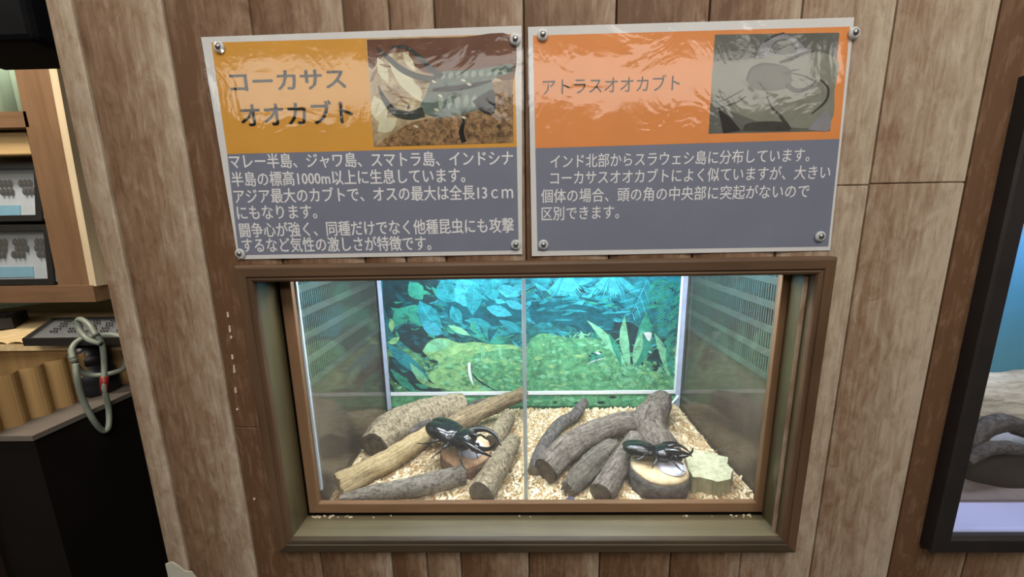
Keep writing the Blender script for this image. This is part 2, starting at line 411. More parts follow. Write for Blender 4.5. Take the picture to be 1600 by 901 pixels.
# ------------------------------------------------------------------ terrarium
te = thing('terrarium', ((XL+XR)/2, (YF+YB)/2, ZC-.014), 'glass terrarium in two halves with slotted grey vents, lit behind the framed window', 'terrarium')
ZTOP = .016
mb = MB(); mb.box(XL-.014, XR+.014, YF, YB+.012, ZC-.014, ZC-.010); part(mb, 'base_panel', M_SIDEBACK, te)
mb = MB(); mb.box(XL-.014, XR+.014, YF, YB+.012, ZTOP, ZTOP+.004); part(mb, 'lid', M_GRILLE, te)  # unseen lid added so the lamp light stays in the tank
mb = MB(); mb.box(XL-.014, XR+.014, YB+.008, YB+.012, ZC-.010, ZTOP); part(mb, 'back_panel', M_SIDEBACK, te)
mb = MB(); mb.box(XL, XR, YF, YF+.003, ZC-.008, ZTOP); part(mb, 'front_pane', M_GLASS, te)
for sx, xx in ((-1, XL), (1, XR)):
    mb = MB(); x0, x1 = (xx-.003, xx) if sx < 0 else (xx, xx+.003)
    mb.box(x0, x1, YF+.003, YB, ZC-.010, ZTOP); o = part(mb, 'side_pane', M_SIDEGLASS, te)
    mb = MB(); mb.box(*((XL+.0016, XL+.0066) if sx < 0 else (XR-.001, XR+.0035)), YF-.0008, YF+.0026, ZC+.03 if sx < 0 else ZC-.01, ZTOP)
    part(mb, 'pane_edge', M_EDGE, te)['label'] = 'pale glass edge'
    mb = MB(); a, b = (xx-.014, xx-.011) if sx < 0 else (xx+.011, xx+.014)
    mb.box(a, b, YF, YB+.008, ZC-.010, ZTOP); part(mb, 'side_board', M_SIDEBACK, te)
    mb = MB(); a, b = (xx-.0105, xx-.0085) if sx < 0 else (xx+.0085, xx+.0105)
    mb.box(a, b, YF+.002, YB+.004, -.1665, ZTOP-.001); part(mb, 'slot_shade_sheet', M_SLOTSHADE, te)  # dark sheet added for the shade behind the vent slots
    # slotted vent grille just outside the pane
    mb = MB(); a, b = (xx-.0075, xx-.0045) if sx < 0 else (xx+.0045, xx+.0075)
    y0, y1 = YF+.004, YB-.004; rows = [(-.158+.0305*k, -.158+.0305*k+.0215) for k in range(5)]
    zlow = -.1665; zhigh = ZTOP-.002
    mb.box(a, b, y0, y0+.016, zlow, zhigh); mb.box(a, b, y1-.01, y1, zlow, zhigh)
    zz = zlow
    for r0, r1 in rows:
        mb.box(a, b, y0+.016, y1-.01, zz, r0); zz = r1
        yy = y0+.016
        while yy < y1-.012:
            mb.box(a+.0006, b-.0006, yy, yy+.0022, r0, r1); yy += .0046
    mb.box(a, b, y0+.016, y1-.01, zz, zhigh)
    part(mb, 'vent_grille', M_GRILLE, te)
# central partition: clear sheet with visible pale front edge
mb = MB(); PX = -.0009
mb.box(PX-.0017, PX+.0017, YF+.004, YB-.002, ZC-.008, ZTOP); part(mb, 'partition_pane', hazy_glass('partition_glass', .16), te)
mb = MB(); mb.box(PX-.0023, PX+.0023, YF+.0035, YF+.0058, ZC-.008, ZTOP)
n_ = N('frosted_glass_edge'); tr = n_.add('BsdfTransparent'); df = n_.add('BsdfDiffuse'); df.inputs[0].default_value = rgba((205, 222, 226)); mx = n_.add('MixShader'); mx.inputs[0].default_value = .55
n_.link(tr.outputs[0], mx.inputs[1]); n_.link(df.outputs[0], mx.inputs[2]); n_.link(mx.outputs[0], n_.out.inputs[0])
part(mb, 'partition_edge', n_.m, te)['label'] = 'frosted pale front edge'
# corner strips and white trim on the back
mb = MB(); mb.prism([(XL, YB-.001), (XL, YB-.009), (XL+.0045, YB-.001)], lambda a, b, d: (a, b, d), ZC, ZTOP); part(mb, 'corner_strip', M_LILAC, te)
mb = MB(); mb.prism([(XR, YB-.001), (XR-.004, YB-.001), (XR, YB-.012)], lambda a, b, d: (a, b, d), ZC, ZTOP); part(mb, 'corner_strip', M_LILAC, te)
za = at_y(836, 616, YB-.002).z; zb = at_y(836, 611, YB-.002).z
mb = MB(); mb.box(XL+.006, XR-.0045, YB-.003, YB-.001, za, zb); part(mb, 'white_trim', M_WHITE, te)
mb = MB(); mb.box(XR-.0080, XR-.0045, YB-.003, YB-.001, zb, ZTOP); part(mb, 'white_trim', M_WHITE, te)
mb = MB(); a = at_y(1061, 617, YB-.006); b = at_y(1046, 634, YB-.02); mb.tube([a, b], .0018, 6); part(mb, 'corner_brace', M_WHITE, te)

# LED lamp bars under the lid (the light of the terrarium)
for k, yy in enumerate((.080, .185)):
    la = thing('lamp_bar', (.016, yy, ZTOP-.012), ('white LED lamp bar under the terrarium lid near the front pane', 'white LED lamp bar under the terrarium lid near the jungle backdrop')[k], 'lamp', 'terrarium lamps')
    mb = MB(); mb.box(-.22, .252, yy-.014, yy+.014, ZTOP-.008, ZTOP); part(mb, 'housing', M_WHITE, la)
    mb = MB(); mb.box(-.215, .247, yy-.011, yy+.011, ZTOP-.0115, ZTOP-.008); part(mb, 'diffuser', emit('lamp_white_%d' % k, (236, 246, 255), LAMP_E), la)

# ------------------------------------------------------------------ printed jungle backdrop
def ribbon(mb, pts, widths, y, mi, n=5, px=True):
    P = catmull([(a, b, 0) for a, b in pts], n); Wd = lerp_list(widths, len(P)); L = []; R = []
    for i, p in enumerate(P):
        t = (P[min(i+1, len(P)-1)]-P[max(i-1, 0)]).normalized(); nn = Vector((-t.y, t.x, 0))*Wd[i]/2
        L.append(p+nn); R.append(p-nn)
    for i in range(len(P)-1):
        mb.quad(*[at_y(q.x, q.y, y) for q in (L[i], L[i+1], R[i+1], R[i])], mi)
def leaf(mb, a, b, w, y, mi, bend=0.0):
    a = Vector((*a, 0)); b = Vector((*b, 0)); d = b-a; nn = Vector((-d.y, d.x, 0)).normalized()
    mid = a+d*.5+nn*bend
    ribbon(mb, [tuple(a)[:2], tuple(a+(mid-a)*.5+nn*bend*.25)[:2], tuple(mid)[:2], tuple(mid+(b-mid)*.5+nn*bend*.25)[:2], tuple(b)[:2]], [w*.05, w*.75, w, w*.72, w*.02], y, mi, 4)
def smooth_poly(mb, pts, y, mi, n=4):
    P = catmull([(a, b, 0) for a, b in pts+[pts[0]]], n)[:-1]
    mb.poly([at_y(p.x, p.y, y) for p in P], mi)
def printm(name, c, var=.25, scale=50, rough=.5, c2=None, stretch=(1, 1, 1), bumpy=0):
    n = N(name); v = n.coord(scale=stretch); f = n.noise(v, scale, 5, .65, .5)
    lo = rgba(c2) if c2 else tuple(x*(1-var) for x in lin(c))+(1,)
    col = n.ramp(f, [(.32, lo), (.68, rgba(c))])
    if name.startswith('print'):
        m = n.ramp(n.noise(n.coord(scale=(1, 1, 1.6)), 42, 7, .75, 1.0), [(.34, (128, 128, 128)), (.5, (222, 222, 222)), (.66, (255, 255, 255))]); col = n.mix(.8, col, m, 'MULTIPLY')
    n.bsdf(col, rough, .2); return n.m
def backdrop_base():
    n = N('jungle_print'); v = n.coord(); s = n.add('SeparateXYZ'); n.link(v, s.inputs[0])
    zz = n.math('MULTIPLY', s.outputs[2], 1/.30)         # 0 bottom .. 1 top of the print
    wob = n.math('ADD', zz, n.math('MULTIPLY', n.math('SUBTRACT', n.noise(v, 14, 3), .5), .22))
    base = n.ramp(wob, [(0.0, (66, 128, 88)), (.22, (96, 158, 104)), (.38, (112, 166, 112)), (.48, (40, 124, 120)), (.66, (28, 116, 132)), (.9, (38, 140, 158))])
    d1 = n.noise(n.coord(scale=(1, 1, 2.2)), 20, 6, .7, 1.2); dk = n.ramp(d1, [(.36, (0, 0, 0)), (.52, (255, 255, 255))])
    vor = n.add('TexVoronoi'); n.link(v, vor.inputs['Vector']); vor.inputs['Scale'].default_value = 120
    moss = n.math('MULTIPLY', vor.outputs['Distance'], 1.3)
    col = n.mix(.55, base, n.mix(1.0, base, dk, 'MULTIPLY'))
    col = n.mix(n.math('MULTIPLY', moss, .55, True), col, rgba((16, 52, 44)))
    n.bsdf(col, .45, .25); return n.m
BM = [backdrop_base(), printm('print_dark', (34, 66, 72), .4), printm('print_teal_leaf', (38, 150, 160), .35, 45), printm('print_cyan_leaf', (66, 178, 196), .35, 45),
      printm('print_green_leaf', (58, 164, 138), .4, 60), printm('print_lime', (166, 208, 140), .3, 75, c2=(100, 168, 116)), printm('print_pale_green', (136, 212, 168), .3, 50),
      printm('print_moss', (116, 190, 136), .5, 90, c2=(60, 130, 96)), printm('print_white', (214, 222, 220), .15), printm('print_deep_teal', (18, 96, 108), .4, 30),
      printm('print_reddish_brown', (60, 44, 40), .4)]
mb = MB(); YP = YB+.0005
mb.box(XL+.0005, XR-.0005, YP, YP+.0012, ZC-.006, ZTOP-.001, 0)
lay = [YP-.00003]
def L():
    lay[0] -= .0000006; return lay[0]
R1 = random.Random(11)
# undergrowth: many small blurred leaves and blades of the printed photo
for k in range(420):
    x, y = R1.uniform(606, 1066), R1.uniform(438, 545); ln = R1.uniform(8, 34); an = R1.uniform(-.5, .9)
    leaf(mb, (x, y), (x+math.cos(an)*ln, y+math.sin(an)*ln), R1.uniform(2, 9), L(), R1.choice((9, 9, 2, 2, 4, 1, 3)), R1.uniform(-3, 3))
for k in range(600):
    x, y = R1.uniform(606, 1064), R1.uniform(545, 612); ln = R1.uniform(5, 18); an = R1.uniform(-.6, .6)
    leaf(mb, (x, y), (x+math.cos(an)*ln, y+math.sin(an)*ln), R1.uniform(2, 6), L(), R1.choice((7, 7, 5, 4, 6, 6, 7)), R1.uniform(-2, 2))
# dark hollows
for pts in ([(598, 436), (640, 436), (690, 440), (680, 470), (640, 478), (630, 500), (612, 505), (600, 480)], [(612, 520), (640, 506), (690, 520), (696, 545), (660, 552), (640, 545)],
            [(608, 556), (640, 566), (668, 590), (690, 612), (640, 606), (610, 590)], [(930, 500), (990, 505), (1010, 545), (980, 570), (950, 540)], [(1010, 560), (1030, 545), (1050, 585), (1040, 600), (1018, 585)]):
    smooth_poly(mb, pts, L(), 1)
for pts in ([(700, 470), (760, 478), (815, 470), (815, 500), (760, 510), (705, 500)], [(830, 470), (920, 478), (960, 500), (940, 520), (870, 505), (830, 500)]): smooth_poly(mb, pts, L(), 9)
for k in range(150):
    x, y = R1.choice(((640, 458), (655, 530), (645, 585), (620, 490), (955, 530), (1025, 580))); x += R1.gauss(0, 22); y += R1.gauss(0, 17)
    if x < 606 or x > 1062: continue
    ln = R1.uniform(8, 24); an = R1.uniform(-.3, 1.2); leaf(mb, (x, y), (x+math.cos(an)*ln, y+math.sin(an)*ln), R1.uniform(2, 7), L(), R1.choice((1, 9, 1, 9, 4)), R1.uniform(-3, 3))
# broad leaves, upper left half
for a, b, w, mi, bd in (((640, 440), (660, 468), 26, 4, 0), ((690, 437), (712, 470), 34, 2, 4), ((715, 436), (745, 480), 44, 3, 0), ((742, 440), (738, 492), 26, 2, 0), ((770, 436), (775, 470), 26, 2, 3),
                        ((628, 482), (672, 512), 30, 4, -5), ((656, 470), (692, 512), 34, 2, 6), ((660, 500), (694, 520), 20, 3, 4), ((776, 448), (812, 462), 20, 3, 0), ((760, 480), (800, 492), 18, 3, 0), ((790, 470), (818, 482), 14, 3, 0), ((795, 455), (820, 446), 12, 3, 0),
                        ((612, 498), (612, 518), 9, 5, 0), ((606, 535), (624, 526), 10, 5, 2), ((640, 482), (618, 510), 26, 4, 3), ((706, 478), (722, 505), 20, 2, 2), ((726, 500), (770, 512), 14, 2, -2), ((700, 508), (735, 524), 10, 6, 0),
                        ((780, 500), (818, 520), 14, 2, 0), ((738, 500), (742, 520), 10, 4, 0)):
    leaf(mb, a, b, w, L(), mi, bd)
    if w >= 14:
        a = Vector(a); b = Vector(b); d = b-a; q = Vector((-d.y, d.x)).normalized()
        ribbon(mb, [tuple(a), tuple(a+d*.5+q*bd), tuple(b)], [1.2, 1.0, .4], L(), 2 if mi != 2 else 3)
# long teal leaf lower left, blue stalks
for a, b, w, mi in (((604, 536), (668, 588), 20, 2), ((610, 576), (652, 612), 12, 4), ((640, 566), (676, 606), 12, 6), ((612, 560), (640, 580), 8, 9), ((650, 590), (690, 606), 8, 5)): leaf(mb, a, b, w, L(), mi, 2)
# grassy tuft in the middle
for k in range(26):
    a = R1.uniform(-1.35, 1.35); ln = R1.uniform(25, 55); leaf(mb, (764, 536), (764+math.sin(a)*ln, 536-math.cos(a)*ln*.7), 3.2, L(), R1.choice((4, 9, 2, 4)))
# pale mossy bank
smooth_poly(mb, [(660, 548), (672, 532), (694, 528), (718, 536), (740, 534), (768, 538), (815, 545), (818, 606), (740, 612), (690, 606), (668, 585), (690, 570), (668, 556)], L(), 5)
leaf(mb, (662, 548), (704, 536), 20, L(), 6, -3)
smooth_poly(mb, [(740, 552), (815, 548), (818, 608), (760, 610), (735, 585)], L(), 7)
for k in range(160): 
    x, y = R1.uniform(690, 815), R1.uniform(556, 606); leaf(mb, (x, y), (x+R1.uniform(6, 18), y+R1.uniform(-3, 5)), R1.uniform(3, 6), L(), R1.choice((5, 7, 6, 7, 5)))
for x, y, l in ((754, 545, 22), (781, 545, 14)): leaf(mb, (x, y-6), (x+1, y+l), 6, L(), 6)
ribbon(mb, [(738, 584), (750, 596), (780, 613)], [2, 3, 1], L(), 1)
# right half: hanging palm fronds
def frond(cx, cy, n, ln, a0, a1, mi, w=3.2):
    for k in range(n):
        a = a0+(a1-a0)*k/(n-1); l = ln*R1.uniform(.75, 1.05)
        leaf(mb, (cx, cy), (cx+math.sin(a)*l, cy+math.cos(a)*l), w, L(), mi if R1.random() > .25 else 2)
frond(884, 426, 15, 46, -.75, .75, 3, 4); frond(958, 424, 19, 52, -.9, .9, 3, 4); frond(850, 425, 9, 24, -.8, .6, 2)
def feather(p0, p1, n, ln, mi, mi2, ang=.75):
    p0 = Vector(p0); p1 = Vector(p1); d = (p1-p0).normalized()
    for k in range(n):
        q = p0.lerp(p1, k/n); s = math.sin(math.pi*min(1, .25+.75*k/n))*.6+.4
        for sg in (-1, 1):
            c, s2 = math.cos(sg*ang), math.sin(sg*ang); e = Vector((d.x*c-d.y*s2, d.x*s2+d.y*c))
            leaf(mb, tuple(q), tuple(q+e*ln*s), 2.6, L(), mi if (k % 3) else mi2)
    ribbon(mb, [tuple(p0), tuple(p0.lerp(p1, .5)), tuple(p1)], [2, 1.6, .6], L(), mi2)
feather((1012, 436), (986, 492), 13, 30, 2, 3); feather((1058, 434), (1036, 520), 17, 30, 4, 2); feather((1030, 434), (1022, 470), 9, 20, 4, 2); feather((1066, 452), (1052, 545), 14, 22, 4, 9)
for k in range(40):
    x, y = R1.uniform(832, 960), R1.uniform(464, 520); leaf(mb, (x, y), (x+R1.uniform(15, 40), y+R1.uniform(-6, 6)), R1.uniform(2, 5), L(), R1.choice((2, 9, 3, 2, 9)))
# mossy rocks, lower right half
smooth_poly(mb, [(828, 530), (850, 520), (888, 528), (930, 528), (960, 545), (985, 570), (1000, 575), (1064, 590), (1064, 613), (828, 613)], L(), 7)
for k in range(260):
    x, y = R1.uniform(829, 1060), R1.uniform(528, 612)
    if y < 528+max(0, x-900)*.3: continue
    leaf(mb, (x, y), (x+R1.uniform(4, 16), y+R1.uniform(-4, 3)), R1.uniform(3, 7), L(), R1.choice((5, 7, 6, 7, 7, 6)))
for k in range(30):
    x, y = R1.uniform(880, 965), R1.uniform(520, 545); leaf(mb, (x, y), (x+R1.uniform(-14, 14), y-R1.uniform(2, 12)), 2.4, L(), R1.choice((6, 6, 4)))
# strap-leaved plants
for a, b, w, mi, bd in (((978, 574), (917, 500), 14, 6, 5), ((985, 575), (976, 494), 15, 6, -5), ((994, 576), (1010, 486), 26, 4, 4), ((990, 572), (1003, 516), 14, 6, 0), ((970, 572), (950, 520), 10, 4, 3), ((1046, 592), (1022, 520), 14, 6, 4), ((1052, 592), (1046, 524), 12, 4, -3), ((1056, 590), (1062, 520), 10, 6, 0), ((908, 530), (909, 518), 9, 6, 0)):
    leaf(mb, a, b, w, L(), mi, bd)
for k in range(60):
    x, y = R1.uniform(960, 1060), R1.uniform(578, 610); leaf(mb, (x, y), (x+R1.uniform(-8, 8), y-R1.uniform(3, 10)), R1.uniform(3, 6), L(), R1.choice((6, 6, 5, 7)))
smooth_poly(mb, [(1005, 519), (1018, 520), (1014, 533)], L(), 8)
# torn spot on the print and the white sliver
smooth_poly(mb, [(920, 556), (926, 549), (936, 550), (944, 556), (940, 562), (922, 566)], L(), 4)
for x, y in ((922, 555), (926, 551), (938, 549), (931, 553)): leaf(mb, (x-3, y), (x+3, y+2), 3, L(), 1)
leaf(mb, (930, 550), (939, 553), 4, L(), 8); ribbon(mb, [(918, 568), (930, 563), (945, 559)], [1, 2, 1], L(), 8)
# strip below the white trim
smooth_poly(mb, [(598, 618), (700, 618), (815, 618), (940, 618), (1064, 618), (1064, 634), (940, 634), (815, 634), (700, 634), (598, 634)], L(), 7)
for k in range(40):
    x, y = R1.uniform(612, 1060), R1.uniform(619, 630); leaf(mb, (x, y), (x+R1.uniform(6, 20), y+R1.uniform(-2, 2)), R1.uniform(3, 6), L(), R1.choice((7, 4, 6, 1)))
mb.v = [(min(max(v[0], XL+.0005), XR-.0005), v[1], v[2]) for v in mb.v]
bd = mb.build('jungle_backdrop', BM); tag(bd, 'printed jungle picture in turquoise and green covering the back of the terrarium', 'backdrop')
mb = MB(); ribbon(mb, [(733, 567), (733, 580), (735, 590), (739, 602)], [4, 4.5, 4, 1], YB-.0030, 0); n0 = len(mb.v)
mb2 = MB(); P = [at_y(a, b, YB-.004) for a, b in ((731, 567), (735, 566), (735.5, 580), (737.5, 590), (740, 603), (734, 592), (731.5, 581))]
mb2.prism([(p.x, p.z) for p in P], lambda a, b, d: (a, d, b), YB-.0042, YB-.0030)
tag(mb2.build('white_sliver', M_WHITE), 'narrow white sliver standing upright against the left half of the jungle backdrop', 'scrap')

# ------------------------------------------------------------------ wood chip bedding
def chip_z(x, y):
    z = ZC+.005*noise.noise((x*18, y*18, 3))+.003*noise.noise((x*50, y*50, 9))
    if x > .2: z += .008*max(0, (x-.2)/.1)*(.5+.5*math.sin(y*26))
    return z
def chips():
    r = random.Random(21); mb = MB()
    nx, ny = 70, 34
    xs = [XL+.001+(XR-XL-.002)*i/nx for i in range(nx+1)]; ys = [YF+.004+(YB-YF-.008)*j/ny for j in range(ny+1)]
    for i in range(nx):
        for j in range(ny):
            mb.quad(*[(x, y, chip_z(x, y)-.002) for x, y in ((xs[i], ys[j]), (xs[i+1], ys[j]), (xs[i+1], ys[j+1]), (xs[i], ys[j+1]))], 0)
    for k in range(12500):
        x = r.uniform(XL+.004, XR-.004); y = r.uniform(YF+.007, YB-.006)
        if abs(x-PX) < .006: continue
        a = r.gauss(1.3, .4) if r.random() < .8 else r.uniform(0, math.pi)
        l = r.uniform(.006, .012); w = r.uniform(.0018, .0034)
        mat = Matrix.Translation((x, y, chip_z(x, y)+r.uniform(-.0015, .0012))) @ Matrix.Rotation(a, 4, 'Z') @ Matrix.Rotation(r.gauss(0, .25), 4, 'Y') @ Matrix.Rotation(r.gauss(0, .3), 4, 'X')
        mb.obox(mat, l, w, r.uniform(.0006, .0014), r.choice((0, 0, 1, 1, 1, 2)))
    ms = [printm('chip_tan', (204, 180, 138), .2, 80), printm('chip_cream', (238, 222, 188), .15, 80), printm('chip_honey', (196, 160, 112), .25, 80)]
    o = mb.build('wood_chips', ms); return tag(o, 'bed of pale cream wood chips covering the terrarium floor', 'wood chips', kind='stuff')
chips()

# ------------------------------------------------------------------ logs
def bark(name, dark, light, pale=None, crack=.6, fx=38, fy=5):
    n = N(name); v = n.coord(uv='bark', scale=(1, 1, 1))
    mp = n.add('Mapping'); n.link(v, mp.inputs[0]); mp.inputs['Scale'].default_value = (fx, fy, 1)
    g = n.noise(mp.outputs[0], 1.0, 7, .7, 1.0); b = n.noise(n.coord(), 160, 5, .7)
    f = n.math('ADD', n.math('MULTIPLY', g, .62), n.math('MULTIPLY', b, .38))
    st = [(.37, dark), (.51, light)]+([(.66, pale)] if pale else [])
    n.bsdf(n.ramp(f, st), .85, .15, n.bump(g, crack, .005)); return n.m
B_GREY = bark('grey_bark', (62, 56, 49), (132, 124, 112), (172, 164, 150), .9, 90, 14)
B_OLIVE = bark('olive_grey_bark', (70, 61, 49), (154, 139, 113), (192, 178, 150), .9, 150, 18)
B_DARK = bark('dark_grey_bark', (48, 45, 44), (98, 92, 88), (132, 126, 120), .9, 90, 12)
B_PALE = bark('pale_stripped_wood', (116, 94, 62), (190, 166, 122), (216, 196, 156), .9, 26, 44)
B_BROWN = bark('brown_stripped_wood', (70, 57, 42), (148, 128, 98), (188, 168, 134), .9, 30, 40)
B_MID = bark('brown_grey_driftwood', (50, 45, 41), (116, 106, 96), (158, 147, 134), .9, 45, 30)
B_SPLIT = bark('split_grey_wood', (40, 37, 34), (112, 104, 93), (154, 144, 129), .9, 18, 64)
B_STUMP = bark('pinkish_brown_bark', (78, 60, 48), (136, 108, 88), (164, 136, 112), .7, 90, 12)
def cutm(name, dark, light):
    n = N(name); v = n.coord(); w = n.noise(v, 120, 5, .7); n.bsdf(n.ramp(w, [(.3, dark), (.7, light)]), .85, .15); return n.m
C_DARK = cutm('dark_cut_end', (60, 54, 46), (118, 106, 88)); C_PALE = cutm('pale_cut_end', (150, 130, 96), (214, 194, 156)); C_MID = cutm('grey_cut_end', (92, 84, 72), (150, 138, 116))
def log(name, pts, rads, m, cap, label, seed=0, amp=.09, ridge=.05, nseg=28, n=7, ragged=0.0, cat='log', squash=None, parent=None, group=None, caps=(1, 1)):
    P = catmull(pts, n); R = lerp_list(rads, len(P)); mb = MB(); uv = []
    t0 = (P[1]-P[0]).normalized(); u = Vector((0, 0, -1)); u = (u-t0*u.dot(t0)).normalized(); rings = []; s = 0; ss = []
    for k, p in enumerate(P):
        t = (P[min(k+1, len(P)-1)]-P[max(k-1, 0)]).normalized(); u = (u-t*u.dot(t)).normalized(); w = t.cross(u)
        if k: s += (p-P[k-1]).length
        ss.append(s); ring = []
        for j in range(nseg):
            a = 2*math.pi*j/nseg; d = u*math.cos(a)+w*math.sin(a)
            q = p+d*R[k]; nz = noise.fractal((q*48)+Vector((seed*7.3, 0, 0)), 1.0, 2.0, 3)
            rd = noise.noise((math.cos(a)*4+seed, math.sin(a)*4, s*9))
            rr = R[k]*(1+1.35*amp*nz+1.3*ridge*rd)
            off = Vector((0, 0, 0))
            if ragged and k in (0, len(P)-1): off = t*(ragged*noise.noise((math.cos(a)*3, math.sin(a)*3, seed+k)))
            dd = d*rr
            if squash: dd = dd-Vector((0, 0, dd.z*(1-squash)))
            ring.append(p+dd+off)
        rings.append(ring)
    for ring in rings: mb.v += [tuple(q) for q in ring]
    for k in range(len(P)-1):
        for j in range(nseg):
            j2 = (j+1) % nseg; a = k*nseg
            mb.f.append((a+j, a+j2, a+nseg+j2, a+nseg+j)); mb.mi.append(0)
            uv += [(ss[k], j/nseg), (ss[k], (j+1)/nseg), (ss[k+1], (j+1)/nseg), (ss[k+1], j/nseg)]
    mb.uv = {'bark': uv}
    if parent is None:
        o = mb.build(name, m, smooth=True); tag(o, label, cat, group)
    else: o = part(mb, name, m, parent, smooth=True)
    ORI[o.name] = ORI[parent.name] if parent is not None else ORI[o.name]
    for e, k in ((0, 0), (1, len(P)-1)):
        if not caps[e]: continue
        c = MB(); ring = rings[k]; ctr = sum(ring, Vector())/nseg
        t = (P[1]-P[0]).normalized() if e == 0 else (P[-2]-P[-1]).normalized()
        c.v = [tuple(q) for q in ring]+[tuple(ctr+(q-ctr)*.86-t*R[k]*.03) for q in ring]+[tuple(ctr+(q-ctr)*.4-t*R[k]*.01) for q in ring]+[tuple(ctr)]
        for rr in range(2):
            for j in range(nseg):
                j2 = (j+1) % nseg; c.f.append((rr*nseg+j, rr*nseg+j2, rr*nseg+nseg+j2, rr*nseg+nseg+j)); c.mi.append(0)
        for j in range(nseg): c.f.append((2*nseg+j, 2*nseg+(j+1) % nseg, 3*nseg)); c.mi.append(0)
        if parent is None: part(c, 'cut_end', cap, o, smooth=False)
    return o
def pz(px, py, h): return at_z(px, py, ZC+h)
# left half
log('log', [pz(585, 696, .022), pz(604, 674, .026), pz(640, 656, .028), pz(684, 643, .027), pz(724, 633, .026)], [.0225, .0265, .028, .0265, .0235], B_OLIVE, C_DARK,
    'thick grey-brown bark log with a cut face, at the back of the left half', 1, .10, .05)
log('log', [pz(530, 760, .014), pz(560, 743, .017), pz(600, 722, .018), pz(640, 698, .019), pz(676, 673, .022)], [.0175, .017, .0165, .015, .012], B_PALE, C_PALE,
    'long pale stripped branch lying diagonally in front of the thick log', 2, .12, .10, ragged=.004)
log('log', [pz(672, 684, .020), pz(705, 666, .026), pz(745, 645, .033), pz(785, 627, .041), pz(822, 613, .048)], [.014, .0165, .016, .013, .0105], B_BROWN, C_PALE,
    'brown weathered branch slanting up to the glass partition behind the left beetle', 3, .14, .10, ragged=.003)
log('log', [pz(532, 781, .010), pz(580, 771, .012), pz(640, 761, .0125), pz(690, 750, .013), pz(727, 741, .014)], [.006, .0105, .0125, .0135, .0125], B_GREY, C_MID,
    'long smooth grey branch along the front of the left half', 4, .08, .04)
log('log', [pz(794, 650, .016), pz(784, 668, .016), pz(770, 692, .015)], [.0125, .0150, .0145], B_OLIVE, C_DARK, 'short olive-grey log end behind the left stump, near the partition', 5, .08, .04)
log('log', [pz(803, 688, .015), pz(785, 716, .0165), pz(768, 745, .017), pz(751, 772, .016)], [.0125, .0165, .0175, .0175], B_OLIVE, C_MID, 'stubby grey-brown log right of the left stump, beside the partition', 6, .09, .04)
log('bark_sliver', [pz(640, 676, .030), pz(658, 664, .035), pz(672, 655, .038)], [.003, .007, .003], B_DARK, C_DARK, 'small purplish grey bark sliver lodged between the thick log and the pale branch', 7, .1, .1, cat='bark', squash=.6)
log('bark_sliver', [pz(728, 636, .020), pz(748, 628, .024), pz(768, 622, .027)], [.004, .008, .003], B_DARK, C_DARK, 'grey bark sliver behind the brown branch under the white trim line', 8, .1, .1, cat='bark', squash=.6)
# right half
log('log', [pz(833, 737, .009), pz(842, 713, .012), pz(856, 686, .014), pz(876, 662, .016), pz(898, 648, .018), pz(914, 627, .024)], [.0085, .010, .0105, .0105, .0100, .008], B_DARK, C_MID,
    'thin dark curved twig next to the partition in the right half', 9, .06, .03, n=6)
yb_ = thing('branch', pz(985, 690, 0), 'big forked driftwood branch with a thick knot, at the back of the right half', 'branch')
limb = log('left_limb', [pz(852, 736, .017), pz(884, 703, .021), pz(920, 680, .025), pz(962, 664, .027), pz(1008, 658, .025), pz(1030, 658, .020)], [.0185, .0205, .0195, .018, .020, .006], B_MID, None, '', 10, .08, .07, parent=yb_)
c = MB(); P0 = pz(852, 736, .017); P1 = pz(884, 703, .021); tdir = (P0-P1).normalized(); u = tdir.orthogonal().normalized(); w = tdir.cross(u)
c.poly([P0+tdir*.0005+(u*math.cos(a*.2618)+w*math.sin(a*.2618))*.0176 for a in range(24)]); part(c, 'cut_end', C_DARK, limb)
limb2 = log('back_limb', [pz(1004, 690, .012), pz(1010, 672, .022), pz(1014, 656, .030), pz(1025, 638, .036), pz(1036, 622, .040)], [.006, .022, .027, .0240, .0165], B_MID, None, '', 11, .10, .06, parent=yb_)
log('right_limb', [pz(1012, 662, .020), pz(1020, 678, .024), pz(1034, 694, .022), pz(1052, 712, .018)], [.012, .0250, .0235, .0160], B_MID, None, '', 12, .10, .06, parent=yb_)
for nm, (a, b), t_ in (('broken_tip', (pz(1024, 640, .036), pz(1036, 622, .040)), .0155),):
    d = (b-a).normalized(); u = d.orthogonal().normalized(); w = d.cross(u); c = MB()
    c.poly([b+d*.001+(u*math.cos(k*.2618)+w*math.sin(k*.2618))*t_ for k in range(24)]); part(c, nm, C_DARK, limb2)
log('bark_flake', [pz(925, 668, .020), pz(945, 660, .024), pz(968, 650, .026)], [.005, .009, .004], B_GREY, C_MID, 'thin grey bark flake lying behind the forked branch', 13, .12, .1, cat='bark', squash=.5)
log('split_wood', [pz(888, 766, .010), pz(912, 741, .013), pz(936, 717, .015), pz(960, 697, .016)], [.010, .0150, .0165, .0125], B_SPLIT, C_DARK, 'split grey wood piece with deep grooves in front of the forked branch', 14, .16, .22, cat='wood', ragged=.008)
log('log', [pz(938, 772, .014), pz(956, 746, .015), pz(974, 718, .017), pz(994, 686, .020)], [.0150, .0160, .0155, .0145], B_MID, C_DARK, 'grey log leaning back beside the right stump', 15, .10, .06)

